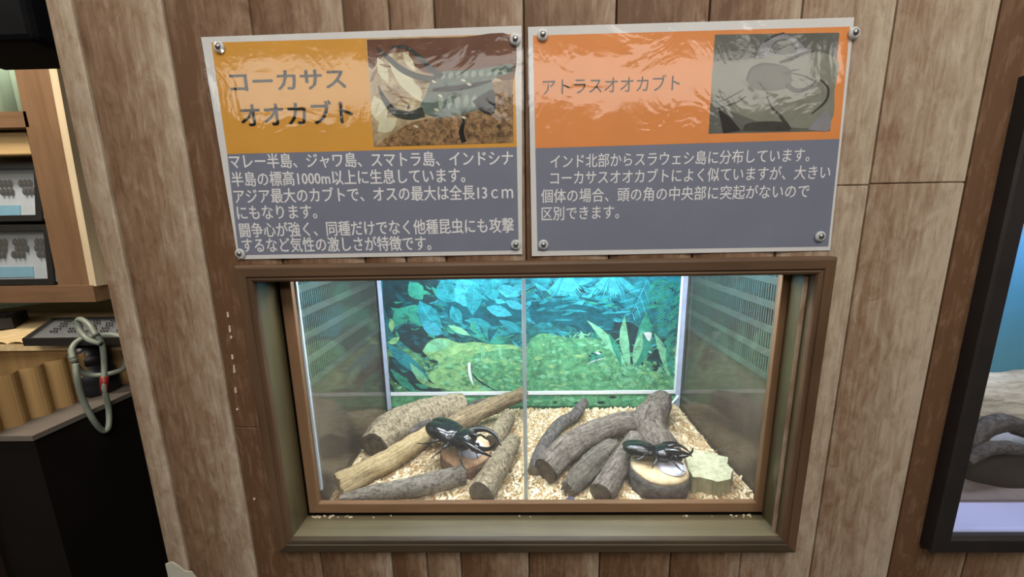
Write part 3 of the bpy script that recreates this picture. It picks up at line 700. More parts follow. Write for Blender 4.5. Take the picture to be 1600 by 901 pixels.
# feeding stumps with jelly cups
def stump(cx, cy, h, rad, label, tilt, seed, top_m, side_m):
    b = pz(cx, cy, 0); b.z = ZC-.002
    t = thing('stump', b, label, 'stump', 'feeding stumps'); rot = Matrix.Rotation(tilt[0], 3, 'X') @ Matrix.Rotation(tilt[1], 3, 'Y')
    wob = lambda a, z: 1+.07*noise.noise((math.cos(a)*1.7+seed, math.sin(a)*1.7, z*12))+.025*noise.noise((math.cos(a)*6, math.sin(a)*6, seed+z*30))
    mb = MB(); mb.lathe([(rad*.96, 0), (rad*1.0, h*.2), (rad*1.02, h*.50), (rad*1.0, h*.70), (rad*.96, h*.82)], b, 40, mat=rot, wob=wob)
    uv = []
    for f in mb.f: uv += [(mb.v[i][2], math.atan2(mb.v[i][1]-b.y, mb.v[i][0]-b.x)/6.283) for i in f]
    mb.uv = {'bark': uv}; part(mb, 'bark', side_m, t, smooth=True)
    mb = MB(); mb.lathe([(rad*.963, h*.81), (rad*.93, h*.90), (rad*.86, h*.965), (rad*.74, h*1.0), (rad*.44, h*.995)], b, 40, mat=rot, wob=wob); part(mb, 'cut_top', top_m, t, smooth=True)
    top = b+rot @ Vector((0, 0, h)); return t, top, rot
def jelly(top, rot, rad, off, label):
    t = thing('jelly_cup', top+rot @ Vector((off[0], off[1], 0)), label, 'jelly cup', 'beetle jelly cups'); c = Vector(ORI[t.name])
    mb = MB(); mb.lathe([(rad*.8, -.002), (rad*.98, .0006), (rad*1.0, .0016), (rad*.93, .0016), (rad*.9, .0008)], c, 28, mat=rot); part(mb, 'cup', plain('clear_white_cup', (206, 212, 224), .12, .6, .03), t, smooth=True)
    mb = MB(); mb.lathe([(rad*.92, .0008), (rad*.8, .0020), (rad*.5, .0030), (rad*.15, .0034)], c, 28, mat=rot)
    part(mb, 'jelly', plain('milky_jelly', (222, 220, 232), .16, .6, .12, 90, Subsurface_Weight=.0), t, smooth=True)
T_PINK = cutm('pinkish_tan_cut_wood', (176, 136, 104), (222, 186, 150)); T_CREAM = cutm('cream_cut_wood', (190, 164, 122), (236, 216, 176))
stL, topL, rotL = stump(728, 722, .034, .0385, 'pinkish cut stump under the left beetle, holding a jelly cup', (.20, .06), 1.0, T_PINK, B_STUMP)
stR, topR, rotR = stump(1027, 756, .038, .0395, 'round dark-barked stump with cream top under the right beetle', (.05, 0), 5.0, T_CREAM, B_DARK)
jelly(topL, rotL, .0185, (.010, -.005), 'milky jelly cup sunk in the left stump between the beetle horns')
jelly(topR, rotR, .0185, (.012, -.010), 'milky jelly cup sunk in the right stump in front of the beetle')

# pale wood block
def block():
    top = [(1070, 707), (1088, 702), (1108, 706), (1124, 711), (1137, 714), (1136, 724), (1145, 733), (1142, 748), (1120, 752), (1096, 746), (1082, 744), (1075, 730)]
    P = [pz(a, b, .034-.006*((b-700)/50)) for a, b in top]; n = len(P); mb = MB(); r = random.Random(4)
    ctr = sum(P, Vector())/n; ctr.z += .001
    levels = [(1.0, None, 0), (.985, .5, 1), (1.0, .0, 2)]
    rings = [P, [ctr+(p-ctr)*1.02 for p in P], [ctr+(p-ctr)*.98 for p in P]]
    for p in rings[1]: p.z = ZC+.016
    for p in rings[2]: p.z = ZC-.002
    sub = []
    for rg in rings:
        q = []
        for i in range(n):
            for k in range(3):
                v = rg[i].lerp(rg[(i+1) % n], k/3); q.append(v+Vector((r.uniform(-1, 1), r.uniform(-1, 1), r.uniform(-.5, .5)))*.0007)
        sub.append(q)
    m = len(sub[0])
    inner = [ctr+(p-ctr)*.55+Vector((0, 0, .0012)) for p in sub[0]]
    mb.v = [tuple(v) for q in sub for v in q]+[tuple(v) for v in inner]+[tuple(ctr)]
    for l in range(2):
        for j in range(m):
            j2 = (j+1) % m; mb.f.append((l*m+j2, l*m+j, (l+1)*m+j, (l+1)*m+j2)); mb.mi.append(1)
    for j in range(m):
        j2 = (j+1) % m; mb.f.append((j, j2, 3*m+j2, 3*m+j)); mb.mi.append(0); mb.f.append((3*m+j, 3*m+j2, 4*m)); mb.mi.append(0)
    o = mb.build('wood_block', [printm('pale_rough_wood', (196, 196, 164), .2, 160, .85, c2=(150, 148, 116)), printm('grey_green_wood_side', (176, 172, 132), .3, 14, .85, c2=(124, 118, 88), stretch=(6, 6, 1))])
    tag(o, 'pale greenish chunk of rough wood lying right of the right stump', 'wood block')
block()
b = pz(890, 781, .003); mb = MB(); mb.hexa([b+Vector(v) for v in ((-.011, -.003, -.006), (.011, -.003, -.006), (.010, .004, -.006), (-.010, .004, -.006), (-.004, -.002, .003), (.006, -.002, .002), (.004, .001, .004), (-.001, .001, .005))])
tag(mb.build('blue_fragment', plain('navy_plastic', (24, 36, 84), .4, .5, .2), bevel=.0006), 'dark blue plastic fragment in the chips at the front edge of the window', 'fragment')

# ------------------------------------------------------------------ beetles (one continuous body each)
def beetle_mesh(name, kind, vox=.00045):
    mb = MB(); mm = .001
    def B(c, rx, ry, rz, rot=None): mb.ball([v*mm for v in c], rx*mm, ry*mm, rz*mm, rot, 28, 18)
    def T(pts, rad, n=6):
        P = catmull([[v*mm for v in p] for p in pts], n); mb.tube(P, [r*mm for r in lerp_list(rad, len(P))], 10)
    # wing cases: two halves leaving a seam, scutellum, abdomen below
    for s in (-1, 1): B((-21, s*6.6, 11.0), 26, 13.6, 10.5, Matrix.Rotation(s*.06, 3, 'Z'))
    B((-21, 0, 9), 24.5, 17.5, 8.5); B((-8, 0, 11), 13, 19.6, 10.5); B((-18, 0, 11), 18, 20.0, 10.5)
    B((1, 0, 17.0), 5, 4, 3)
    # thorax shield with a broad front and pits
    B((12, 0, 12.5), 14, 19.8, 11); B((17, 0, 15.5), 10.5, 15.5, 9); B((6, 0, 11.5), 9, 19.4, 10)
    # head and eyes
    B((29, 0, 8.5), 7.5, 6.2, 5.2); B((34, 0, 6.5), 5, 5, 3)
    for s in (-1, 1): B((29, s*6.3, 9.3), 2.4, 2, 2.2)
    # head horn
    if kind == 'long': T([(31, 0, 9), (39, 0, 11), (48, 0, 15.5), (55, 0, 23), (57, 0, 32)], [3.6, 3.2, 2.6, 2.0, .9])
    else: T([(31, 0, 9), (38, 0, 11), (46, 0, 15), (51, 0, 21), (52, 0, 27)], [3.2, 2.8, 2.2, 1.7, .8])
    # thoracic horns
    for s in (-1, 1):
        if kind == 'long': T([(13, s*12, 19), (22, s*16, 23), (34, s*19.5, 25), (48, s*18, 23), (60, s*12, 18)], [5.2, 4.0, 3.1, 2.3, .9])
        else: T([(13, s*12, 19), (22, s*15.5, 22), (32, s*17, 23), (42, s*14, 21), (50, s*8.5, 17)], [4.8, 3.7, 2.9, 2.1, .9])
    T([(19, 0, 22), (26, 0, 25.5), (31, 0, 26.5)], [4.5, 2.6, .9])
    # antennae / palps
    for s in (-1, 1): T([(33, s*4, 6), (37, s*7, 5), (39, s*8, 3)], [.9, .8, 1.2])
    # six jointed legs: thigh, spined shank, thin clawed foot
    for s in (-1, 1):
        for (x, sp, kx, ky, kz, fx, fy, tx, ty) in ((15, 11, 22, 24, 10, 30, 29, 38, 31), (-1, 13, 0, 26, 10, -5, 33, -8, 41), (-10, 13, -18, 24, 9, -29, 28, -40, 31)):
            T([(x, s*sp, 5), ((x+kx)/2, s*(sp+ky)/2, 10), (kx, s*ky, kz)], [2.8, 2.4, 1.6], 5)
            T([(kx, s*ky, kz), ((kx+fx)/2, s*(ky+fy)/2, kz*.62), (fx, s*fy, 3.5)], [1.4, 1.6, 1.2], 5)
            T([(fx, s*fy, 3.5), ((fx+tx)/2, s*(fy+ty)/2, 1.8), (tx, s*ty, 1.0)], [.8, .7, .65], 4)
            mx_, my_ = (kx+fx)/2, (ky+fy)/2
            for q in (.3, .7): T([(kx+(fx-kx)*q, s*(ky+(fy-ky)*q), kz*(1-q)+3.5*q), (kx+(fx-kx)*q+1.5, s*(ky+(fy-ky)*q+2.6), kz*(1-q)+2.5*q)], [1.1, .5], 2)
    me = bpy.data.meshes.new(name); me.from_pydata(mb.v, [], mb.f)
    o = bpy.data.objects.new('tmp', me); COL.objects.link(o)
    md = o.modifiers.new('r', 'REMESH'); md.mode = 'VOXEL'; md.voxel_size = vox; md.use_smooth_shade = True
    sm = o.modifiers.new('s', 'SMOOTH'); sm.factor = .5; sm.iterations = 3
    dg = bpy.context.evaluated_depsgraph_get(); dg.update()
    m2 = bpy.data.meshes.new_from_object(o.evaluated_get(dg)); m2.name = name
    COL.objects.unlink(o); bpy.data.objects.remove(o)
    m2.polygons.foreach_set('use_smooth', [True]*len(m2.polygons))
    return m2
def shell():
    n = N('glossy_black_shell'); v = n.coord(); s = n.add('SeparateXYZ'); n.link(v, s.inputs[0])
    f = n.math('MULTIPLY', n.math('ADD', s.outputs[0], .012), -40.0, True)
    col = n.mix(f, rgba((11, 10, 11)), rgba((16, 22, 17)))
    n.bsdf(col, .16, .5); return n.m
M_SHELL = shell()
def place_beetle(kind, loc, heading, pitch, roll, scale, label):
    me = beetle_mesh('rhinoceros_beetle', kind); me.materials.clear(); me.materials.append(M_SHELL)
    o = bpy.data.objects.new('rhinoceros_beetle', me); COL.objects.link(o); o.scale = (scale,)*3
    o.matrix_world = Matrix.Translation(loc) @ Matrix.Rotation(heading, 4, 'Z') @ Matrix.Rotation(pitch, 4, 'Y') @ Matrix.Rotation(roll, 4, 'X') @ Matrix.Scale(scale, 4)
    return tag(o, label, 'beetle')
# left: rear on the branch, head down to the jelly
zl = topL.z+.012
a = at_z(676, 673, zl+.014); b_ = at_z(752, 706, zl+.006); hd = math.atan2(b_.y-a.y, b_.x-a.x)
place_beetle('long', at_z(713, 693, zl), hd, .16, .0, 1.12, 'large glossy black horned beetle with three long horns on the left stump')
zr = topR.z
place_beetle('short', at_z(1022, 717, zr+.001), math.radians(-14), .06, -.25, .92, 'smaller glossy black horned beetle at the back of the right stump')

# ------------------------------------------------------------------ notices
def layers(y):
    return y
def q4(mb, pts, y, mi=0, sub=1):
    P = [at_y(a, b, y) for a, b in pts]
    if sub == 1: mb.quad(*P, mi); return
    g = lambda u, v: (P[0]*(1-u)+P[1]*u)*(1-v)+(P[3]*(1-u)+P[2]*u)*v
    for i in range(sub):
        for j in range(sub): mb.quad(g(i/sub, j/sub), g((i+1)/sub, j/sub), g((i+1)/sub, (j+1)/sub), g(i/sub, (j+1)/sub), mi)
def sheet(mb, pts, y0, y1, mi=0):
    P = [at_y(a, b, y0) for a, b in pts]; mb.prism([(p.x, p.z) for p in P], lambda a, b, d: (a, d, b), y0, y1, mi)
def text_mb(mb, body, p0, p1, hpx, y, bold=.0, thick=0):
    """lettering stretched from pixel p0 to p1 along its baseline"""
    cu = bpy.data.curves.new('t', 'FONT'); cu.body = body; cu.size = 1; cu.resolution_u = 2
    o = bpy.data.objects.new('t', cu); COL.objects.link(o); dg = bpy.context.evaluated_depsgraph_get(); dg.update()
    me = bpy.data.meshes.new_from_object(o.evaluated_get(dg)); COL.objects.unlink(o); bpy.data.objects.remove(o)
    v = np.array([q.co[:] for q in me.vertices]); x0, x1 = v[:, 0].min(), v[:, 0].max()
    A = at_y(*p0, y); Bp = at_y(*p1, y); U = (Bp-A)/(x1-x0)
    H = (at_y(p0[0], p0[1]-hpx, y)-at_y(*p0, y)).length; up = Vector((-(Bp-A).z*.0, 0, 1))
    y0 = -.08
    for c_ in ([(0, 0)] if not bold else [(-bold, 0), (bold, 0), (0, bold*.6), (0, -bold*.6), (0, 0)]):
        i0 = len(mb.v); y -= .000004
        for q in v:
            p = A+U*(q[0]-x0+c_[0])+up*((q[1]-y0+c_[1])*H/.94); mb.v.append((p.x, y, p.z))
        for f in me.polygons: mb.f.append(tuple(i0+k for k in f.vertices)); mb.mi.append(0)
    bpy.data.meshes.remove(me)
def laminate(name, seed):
    n = N(name); v = n.coord(); mp = n.add('Mapping'); n.link(v, mp.inputs[0]); mp.inputs['Location'].default_value = (seed, 0, 0)
    w1 = n.noise(mp.outputs[0], 16, 3, .5, 1.5); w2 = n.noise(mp.outputs[0], 140, 3, .6)
    h = n.math('ADD', w1, n.math('MULTIPLY', w2, .10)); bp = n.bump(h, .34, .0026)
    fr_ = n.fresnel(1.5, bp)
    g = n.add('BsdfGlossy'); g.inputs['Roughness'].default_value = .07; n.link(bp, g.inputs['Normal'])
    t = n.add('BsdfTransparent'); fac = n.math('MULTIPLY', fr_.outputs[0], 1.3, True)
    mx = n.add('MixShader'); n.link(fac, mx.inputs[0]); n.link(t.outputs[0], mx.inputs[1]); n.link(g.outputs[0], mx.inputs[2])
    n.link(mx.outputs[0], n.out.inputs[0]); return n.m
PAPER = plain('white_paper', (214, 214, 212), .7, .2, .03, 40)
SLATE = plain('slate_blue_print', (122, 126, 143), .6, .2, .05, 20)
INK_W = plain('white_print', (226, 226, 226), .6, .2, .02)
INK_B = plain('black_print', (30, 28, 22), .6, .2, .05)
EDGE_F = pane_glass('film_edge', 1.2, (.97, .97, .97, 1), .1)
def notice(film, paper, head, textp, headm, photo_pts, label, seed):
    Pc = [at_y(a, b, 0) for a, b in film]; c = Vector((sum(p.x for p in Pc)/4, -.0005, min(p.z for p in Pc)))
    t = thing('notice', c, label, 'notice')
    mb = MB(); sheet(mb, paper, -.0009, -.0004); part(mb, 'paper', PAPER, t)
    mb = MB(); q4(mb, head, -.00100); part(mb, 'header_panel', headm, t)
    mb = MB(); q4(mb, textp, -.00100); part(mb, 'text_panel', SLATE, t)
    mb = MB(); q4(mb, film, -.0019, 0, 24); part(mb, 'laminate_film', laminate('laminate_%d' % seed, seed), t, smooth=True, merge=True)
    return t
n1 = notice([(310, 55), (818, 37), (820, 400), (368, 408)], [(314, 58), (815, 40), (816, 397), (372, 405)], [(330, 66.6), (803.5, 53), (807.5, 229.5), (355, 240.6)], [(355, 240.8), (807.5, 229.7), (810.5, 391), (373, 398.5)],
            plain('amber_print', (212, 154, 66), .6, .2, .05, 20), None, 'left laminated notice with an amber header and bold beetle name', 1)
n2 = notice([(823, 38), (1338, 25), (1300, 393), (828, 403)], [(825, 42), (1335, 27), (1297, 391), (831, 400)], [(832.8, 55.5), (1328, 41.5), (1311.8, 217), (836.4, 231.6)], [(836.4, 231.8), (1311.8, 217.2), (1294, 385), (840, 392)],
            plain('orange_print', (222, 142, 80), .6, .2, .05, 20), None, 'right laminated notice with an orange header and thin beetle name', 2)
YT = -.00112
mb = MB(); text_mb(mb, 'コーカサス', (362, 145), (541, 139), 34, YT, .028); text_mb(mb, 'オオカブト', (379, 199), (552, 194), 38, YT, .028); part(mb, 'title_lettering', INK_B, n1)
mb = MB()
for s, a, b in (('マレー半島、ジャワ島、スマトラ島、インドシナ', (360, 263.5), (801.5, 258)), ('半島の標高1000m以上に生息しています。', (363.5, 291.5), (727, 285)), ('アジア最大のカブトで、オスの最大は全長13ｃｍ', (367.5, 318), (801.6, 311)),
                ('にもなります。', (372, 343.5), (496, 341.5)), ('闘争心が強く、同種だけでなく他種昆虫にも攻撃', (376, 371), (803, 363)), ('するなど気性の激しさが特徴です。', (380, 394.5), (674, 391))):
    text_mb(mb, s, a, b, 23, YT, .018)
part(mb, 'body_lettering', INK_W, n1)
mb = MB(); text_mb(mb, 'アトラスオオカブト', (848, 149), (1061.6, 142), 26, YT, .004); part(mb, 'title_lettering', INK_B, n2)
mb = MB()
for s, a, b in (('インド北部からスラウェシ島に分布しています。', (860, 263), (1264, 252.5)), ('コーカサスオオカブトによく似ていますが、大きい', (860, 289), (1296, 279.5)), ('個体の場合、頭の角の中央部に突起がないので', (845.5, 317), (1263, 309)), ('区別できます。', (846.4, 344.5), (967, 341.5))):
    text_mb(mb, s, a, b, 22, YT, .008)
part(mb, 'body_lettering', INK_W, n2)
# photo on the left notice: horned beetle on a log
PM = [printm('photo_tan', (200, 186, 148), .3, 60, c2=(136, 112, 84)), printm('photo_redbrown', (112, 74, 52), .3, 30), printm('photo_ground', (176, 140, 96), .6, 190, c2=(52, 36, 24)), printm('photo_shell', (104, 122, 112), .35, 70),
      printm('photo_black', (20, 22, 22), .4, 60), printm('photo_horn', (58, 64, 58), .4, 90), printm('photo_pale', (218, 214, 180), .2, 60), printm('photo_shine', (150, 166, 152), .3, 80)]
mb = MB(); lay[0] = -.00104
def LL():
    lay[0] -= .000012; return lay[0]
q4(mb, [(571.7, 60), (800.7, 54.6), (802.5, 223), (584, 229.5)], LL(), 0)
smooth_poly(mb, [(640, 60), (720, 58), (800, 56), (801, 130), (770, 120), (700, 116), (660, 112), (640, 90)], LL(), 1)
mb.poly([at_y(a, b, lay[0]-.000012) for a, b in ((573, 62), (640, 60), (640, 80), (600, 85), (582, 108), (576, 104))], 1); LL()
for a, b, w in (((590, 90), (606, 130), 16), ((585, 150), (600, 195), 26), ((606, 90), (660, 160), 22), ((630, 82), (648, 110), 12), ((590, 205), (620, 185), 24), ((640, 130), (660, 150), 14)): leaf(mb, a, b, w, LL(), 6)
for a, b, w in (((578, 130), (590, 105), 6), ((600, 130), (640, 165), 6), ((592, 100), (612, 105), 5)): leaf(mb, a, b, w, LL(), 2)
mb.poly([at_y(a, b, LL()) for a, b in ((600, 217), (640, 192), (690, 180), (760, 160), (770, 128), (801.5, 124), (802.4, 222.6), (588, 229))], 2)
smooth_poly(mb, [(672, 128), (690, 112), (720, 110), (760, 106), (798, 100), (799, 112), (770, 124), (772, 145), (762, 165), (735, 175), (690, 184), (666, 178), (655, 170), (664, 150), (668, 140)], LL(), 3)
for k in range(9): leaf(mb, (694+k*12, 113-k*.8), (690+k*12, 124-k*.8), 8, LL(), 7)
for k in range(6): leaf(mb, (690+k*13, 148), (688+k*13, 172-k), 9, LL(), 7)
ribbon(mb, [(676, 140), (700, 139), (735, 134), (768, 126)], [6, 9, 8, 3], LL(), 4)
smooth_poly(mb, [(738, 158), (768, 140), (774, 155), (772, 172), (762, 178), (750, 172)], LL(), 4)
ribbon(mb, [(588, 74), (604, 88), (628, 108), (655, 120), (682, 124)], [2, 7, 9, 9, 10], LL(), 5)
ribbon(mb, [(612, 73), (632, 73), (652, 86), (672, 106), (690, 120)], [3, 5, 7, 9, 11], LL(), 5)
ribbon(mb, [(591, 134), (600, 154), (616, 174), (640, 180), (662, 174)], [2, 8, 11, 13, 16], LL(), 5)
leaf(mb, (637, 172), (640, 163), 5, LL(), 5)
ribbon(mb, [(723, 178), (724, 190), (721, 206), (725, 222)], [5, 5, 8, 8], LL(), 4); ribbon(mb, [(755, 172), (768, 178), (774, 166)], [3, 4, 3], LL(), 4)
for x, y in ((678, 126), (724, 124), (733, 130), (688, 148), (682, 170), (725, 182), (650, 196)): leaf(mb, (x-4, y), (x+4, y+3), 4, LL(), 6)
part(mb, 'photo_print', PM, n1)
# photo on the right notice: dim grey shot of a beetle
GM = [printm('photo_grey', (104, 106, 98), .2, 40), printm('photo_mist', (134, 136, 122), .15, 50), printm('photo_dark_grey', (72, 72, 66), .3, 60), printm('photo_lilac', (142, 142, 146), .2, 60), printm('photo_charcoal', (56, 52, 50), .3, 50), printm('photo_midgrey', (96, 96, 84), .2, 80)]
mb = MB(); lay[0] = -.00104
q4(mb, [(1117, 54), (1311.8, 51), (1297, 204.7), (1107, 209)], LL(), 0)
smooth_poly(mb, [(1115, 96), (1170, 92), (1230, 80), (1306, 90), (1304, 140), (1298, 190), (1250, 200), (1180, 188), (1122, 160), (1112, 130)], LL(), 1)
smooth_poly(mb, [(1180, 92), (1192, 66), (1218, 54), (1242, 60), (1260, 80), (1240, 88), (1206, 86)], LL(), 3)
smooth_poly(mb, [(1200, 82), (1212, 64), (1232, 62), (1246, 78), (1226, 86)], LL(), 0)
ribbon(mb, [(1194, 66), (1208, 57), (1226, 51)], [2, 4, 2], LL(), 2)
smooth_poly(mb, [(1166, 126), (1172, 108), (1190, 99), (1215, 100), (1234, 108), (1236, 132), (1222, 140), (1200, 142), (1176, 138)], LL(), 5)
ribbon(mb, [(1166, 126), (1174, 108), (1192, 100), (1216, 102)], [2, 4, 4, 2], LL(), 2)
ribbon(mb, [(1218, 98), (1236, 92), (1254, 84), (1272, 80)], [4, 6, 5, 2], LL(), 2)
ribbon(mb, [(1228, 132), (1242, 141), (1256, 140), (1268, 134), (1275, 126)], [8, 8, 6, 5, 2], LL(), 2)
ribbon(mb, [(1234, 114), (1254, 118), (1272, 126)], [2, 2, 2], LL(), 2)
ribbon(mb, [(1226, 116), (1238, 110), (1250, 109)], [5, 3, 1], LL(), 2)
ribbon(mb, [(1282, 124), (1294, 138), (1290, 158), (1268, 178)], [2, 4, 4, 2], LL(), 2)
ribbon(mb, [(1198, 150), (1206, 168), (1220, 182), (1234, 203)], [2, 3, 5, 8], LL(), 2)
for p in ([(1118, 160), (1136, 154), (1162, 140)], [(1122, 170), (1150, 160), (1166, 150)]): ribbon(mb, p, [1, 2.5, 2], LL(), 2)
mb.poly([at_y(a, b, LL()) for a, b in ((1122, 170), (1140, 182), (1158, 204), (1130, 208))], 4)
smooth_poly(mb, [(1160, 204), (1170, 192), (1220, 190), (1232, 203)], LL(), 2)
smooth_poly(mb, [(1262, 203), (1276, 186), (1294, 172), (1296, 203)], LL(), 3)
part(mb, 'photo_print', GM, n2)
# screws with clear caps
M_CAP = hazy_glass('clear_cap', .45); M_SCREW = plain('zinc_screw', (150, 150, 150), .3, .5, .1, Metallic=.8)
ring8 = [(343, 74, 'at the top left corner of the left notice'), (805, 62, 'at the top right corner of the left notice'), (376, 396, 'at the bottom left corner of the left notice'), (806, 382, 'at the bottom right corner of the left notice'),
         (848, 55, 'at the top left corner of the right notice'), (1334, 52, 'at the top right corner of the right notice'), (849, 382, 'at the bottom left corner of the right notice'), (1281, 369, 'at the bottom right corner of the right notice')]
for x, y, w in ring8:
    p = at_y(x, y, -.0019); t = thing('screw', p, 'silver screw with clear washer '+w, 'screw', 'notice screws')
    rx = Matrix.Rotation(math.pi/2, 3, 'X')
    mb = MB(); mb.lathe([(.0052, .0002), (.0052, .0010), (.0042, .0020), (.0030, .0022)], p, 20, mat=rx); part(mb, 'washer', M_CAP, t, smooth=True)
    mb = MB(); mb.lathe([(.0026, .0020), (.0026, .0028), (.0016, .0036), (.0005, .0038)], p, 16, mat=rx); part(mb, 'screw_head', M_SCREW, t, smooth=True)

# ------------------------------------------------------------------ second display case, right edge
rf = thing('display_case', ((RX0+RX1)/2, .1, RZ0), 'black framed display case with a blue backdrop at the right edge', 'display case')
for s, nm in (('top', 'top_rail'), ('bottom', 'bottom_rail'), ('left', 'side_stile'), ('right', 'side_stile')):
    mb = MB(); frame_rail(mb, [(0, .004), (0, -.012), (.002, -.014), (.017, -.014), (.0205, -.010), (.0215, -.004), (.0215, .004)], s, RX0, RX1, RZ0, RZ1)
    part(mb, nm, plain('charcoal_frame', (40, 36, 36), .55, .35, .15, 30), rf)
CX0, CX1, CY0, CY1, CZ0, CZ1 = RX0+.0195, RX1-.0195, -.006, .30, RZ0+.0225, RZ1-.01
mb = MB(); mb.box(CX0, CX1, CY0, CY0+.003, CZ0, CZ1); part(mb, 'front_pane', hazy_glass('case_glass', .008), rf)
mb = MB(); mb.box(CX0, CX1, CY0, CY1, CZ0-.004, CZ0); part(mb, 'floor_panel', plain('lavender_white_floor', (196, 200, 240), .4, .4, .05, 10), rf)
M_INT = plain('case_wall', (60, 66, 78), .6, .3, .1, 10)
for a, b in ((CX0-.004, CX0), (CX1, CX1+.004)):
    mb = MB(); mb.box(a, b, CY0, CY1, CZ0-.004, CZ1); part(mb, 'side_panel', M_INT, rf)
mb = MB(); mb.box(CX0-.004, CX1+.004, CY0, CY1, CZ1, CZ1+.004); part(mb, 'lid', M_INT, rf)
n_ = N('blue_water_print'); v = n_.coord(); s_ = n_.add('SeparateXYZ'); n_.link(v, s_.inputs[0])
zz = n_.math('ADD', n_.math('MULTIPLY', s_.outputs[2], 1/.5), n_.math('MULTIPLY', n_.math('SUBTRACT', n_.noise(v, 9, 3), .5), .2))
n_.bsdf(n_.ramp(zz, [(.2, (96, 160, 176)), (.45, (92, 172, 206)), (.75, (110, 186, 240))]), .5, .2)
mb = MB(); mb.box(CX0-.004, CX1+.004, CY1, CY1+.004, CZ0-.004, CZ1); part(mb, 'back_panel', n_.m, rf)['label'] = 'pale blue watery back panel'
la = thing('lamp_bar', (.755, .14, CZ1-.012), 'white lamp bar under the lid of the case at the right edge', 'lamp')
mb = MB(); mb.box(.52, .99, .122, .158, CZ1-.008, CZ1); part(mb, 'housing', M_WHITE, la)
mb = MB(); mb.box(.525, .985, .126, .154, CZ1-.012, CZ1-.008); part(mb, 'diffuser', emit('case_lamp_white', (222, 232, 255), LAMP2_E), la)
def rock(c, rx, ry, rz, m, label, seed, name='rock'):
    mb = MB(); mb.ball(c, rx, ry, rz, None, 40, 24)
    for i, q in enumerate(mb.v):
        q = Vector(q); d = q-Vector(c); f = 1+.20*noise.fractal((d*16)+Vector((seed, seed, 0)), 1, 2, 3); q = Vector(c)+d*f; q.z = max(q.z, CZ0+.0003); mb.v[i] = tuple(q)
    return tag(mb.build(name, m, smooth=True), label, 'rock')
M_SAND = printm('pale_grey_rock', (216, 208, 188), .35, 22, .85, c2=(140, 130, 112), stretch=(1, 1, 6)); M_DROCK = printm('dark_brown_rock', (58, 51, 44), .4, 40, .8); M_GROCK = printm('mottled_grey_rock', (186, 188, 190), .5, 40, .8)
def rz(px, py, y): return at_y(px, py, y)
c_ = rz(1640, 640, .255); rock((c_.x, .255, c_.z), .24, .036, .078, M_SAND, 'broad pale grey streaked rock at the back of the right-edge case', 3)
c_ = rz(1600, 722, .17); rock((c_.x, .17, c_.z), .110, .040, .062, M_GROCK, 'mottled grey rock in the middle of the right-edge case', 8)
c_ = rz(1572, 742, .09); rock((c_.x, .09, c_.z), .074, .034, .046, M_DROCK, 'dark brown rounded rock near the front of the right-edge case', 5)
log('branch', [rz(a, b, y) for a, b, y in ((1500, 712, .075), (1530, 676, .09), (1565, 660, .10), (1605, 672, .11), (1660, 690, .12))], [.006, .010, .012, .012, .009], B_DARK, C_DARK, 'dark branch resting across the rocks of the right-edge case', 21, .12, .1, cat='branch')
log('branch', [rz(a, b, y) for a, b, y in ((1512, 722, .06), (1548, 700, .07), (1590, 702, .08), (1650, 726, .085))], [.005, .008, .009, .006], B_DARK, C_DARK, 'thinner dark branch below the other one in the right-edge case', 22, .12, .1, cat='branch')
mb = MB(); mb.box(CX0+.002, CX1-.002, .038, .29, CZ0, CZ0+.004); tag(mb.build('grey_board', plain('grey_base_board', (128, 116, 110), .6, .3, .15)), 'flat grey brown board under the rocks of the right-edge case', 'board')

# ------------------------------------------------------------------ left alcove: shelf unit, specimen cases, counter, plinth
W_BR = wood('brown_shelf_wood', (108, 83, 60), (134, 104, 78), 2, .5, .3); W_BRX = wood('brown_rail_wood', (102, 78, 57), (126, 97, 72), 0, .5, .3)
W_LIT = wood('lit_edge_wood', (196, 176, 144), (222, 204, 172), 2, .5, .3)  # light on the stile's edge is put into this pale tone
YS = .35
su = thing('shelf_unit', (-1.05, YS+.1, -.115), 'brown wooden shelf unit with a pale painted lit edge in the alcove at the left', 'shelf unit')
mb = MB(); mb.hexa([(-.950, YS, -.112), (-.876, YS, -.112), (-.876, YS+.2, -.112), (-.950, YS+.2, -.112), (-.918, YS, .70), (-.844, YS, .70), (-.844, YS+.2, .70), (-.918, YS+.2, .70)]); part(mb, 'stile', W_BR, su)
mb = MB(); mb.hexa([(-.876, YS-.006, -.08), (-.862, YS-.006, -.08), (-.862, YS+.2, -.08), (-.876, YS+.2, -.08), (-.846, YS-.006, .70), (-.830, YS-.006, .70), (-.830, YS+.2, .70), (-.846, YS+.2, .70)]); part(mb, 'lit_edge', W_LIT, su)['label'] = 'stile edge with light put into its pale colour'
mb = MB(); mb.box(-1.6, -.868, YS-.008, YS+.2, -.112, -.078); part(mb, 'bottom_board', W_BRX, su)
mb = MB(); mb.box(-1.6, -.930, YS, YS+.2, .226, .254); part(mb, 'middle_board', W_BRX, su)
mb = MB(); mb.box(-1.6, -.90, YS+.2, YS+.21, -.112, .70); part(mb, 'back_board', plain('green_grey_back', (150, 168, 148), .7, .2, .1, 8), su)
mb = MB(); mb.box(-1.3, -.965, YS+.02, YS+.12, .180, .224); tag(mb.build('pale_box', wood('pale_box_wood', (196, 160, 108), (216, 184, 132), 0), bevel=.003), 'pale yellow-brown box pressed under the middle board of the shelf unit', 'box')
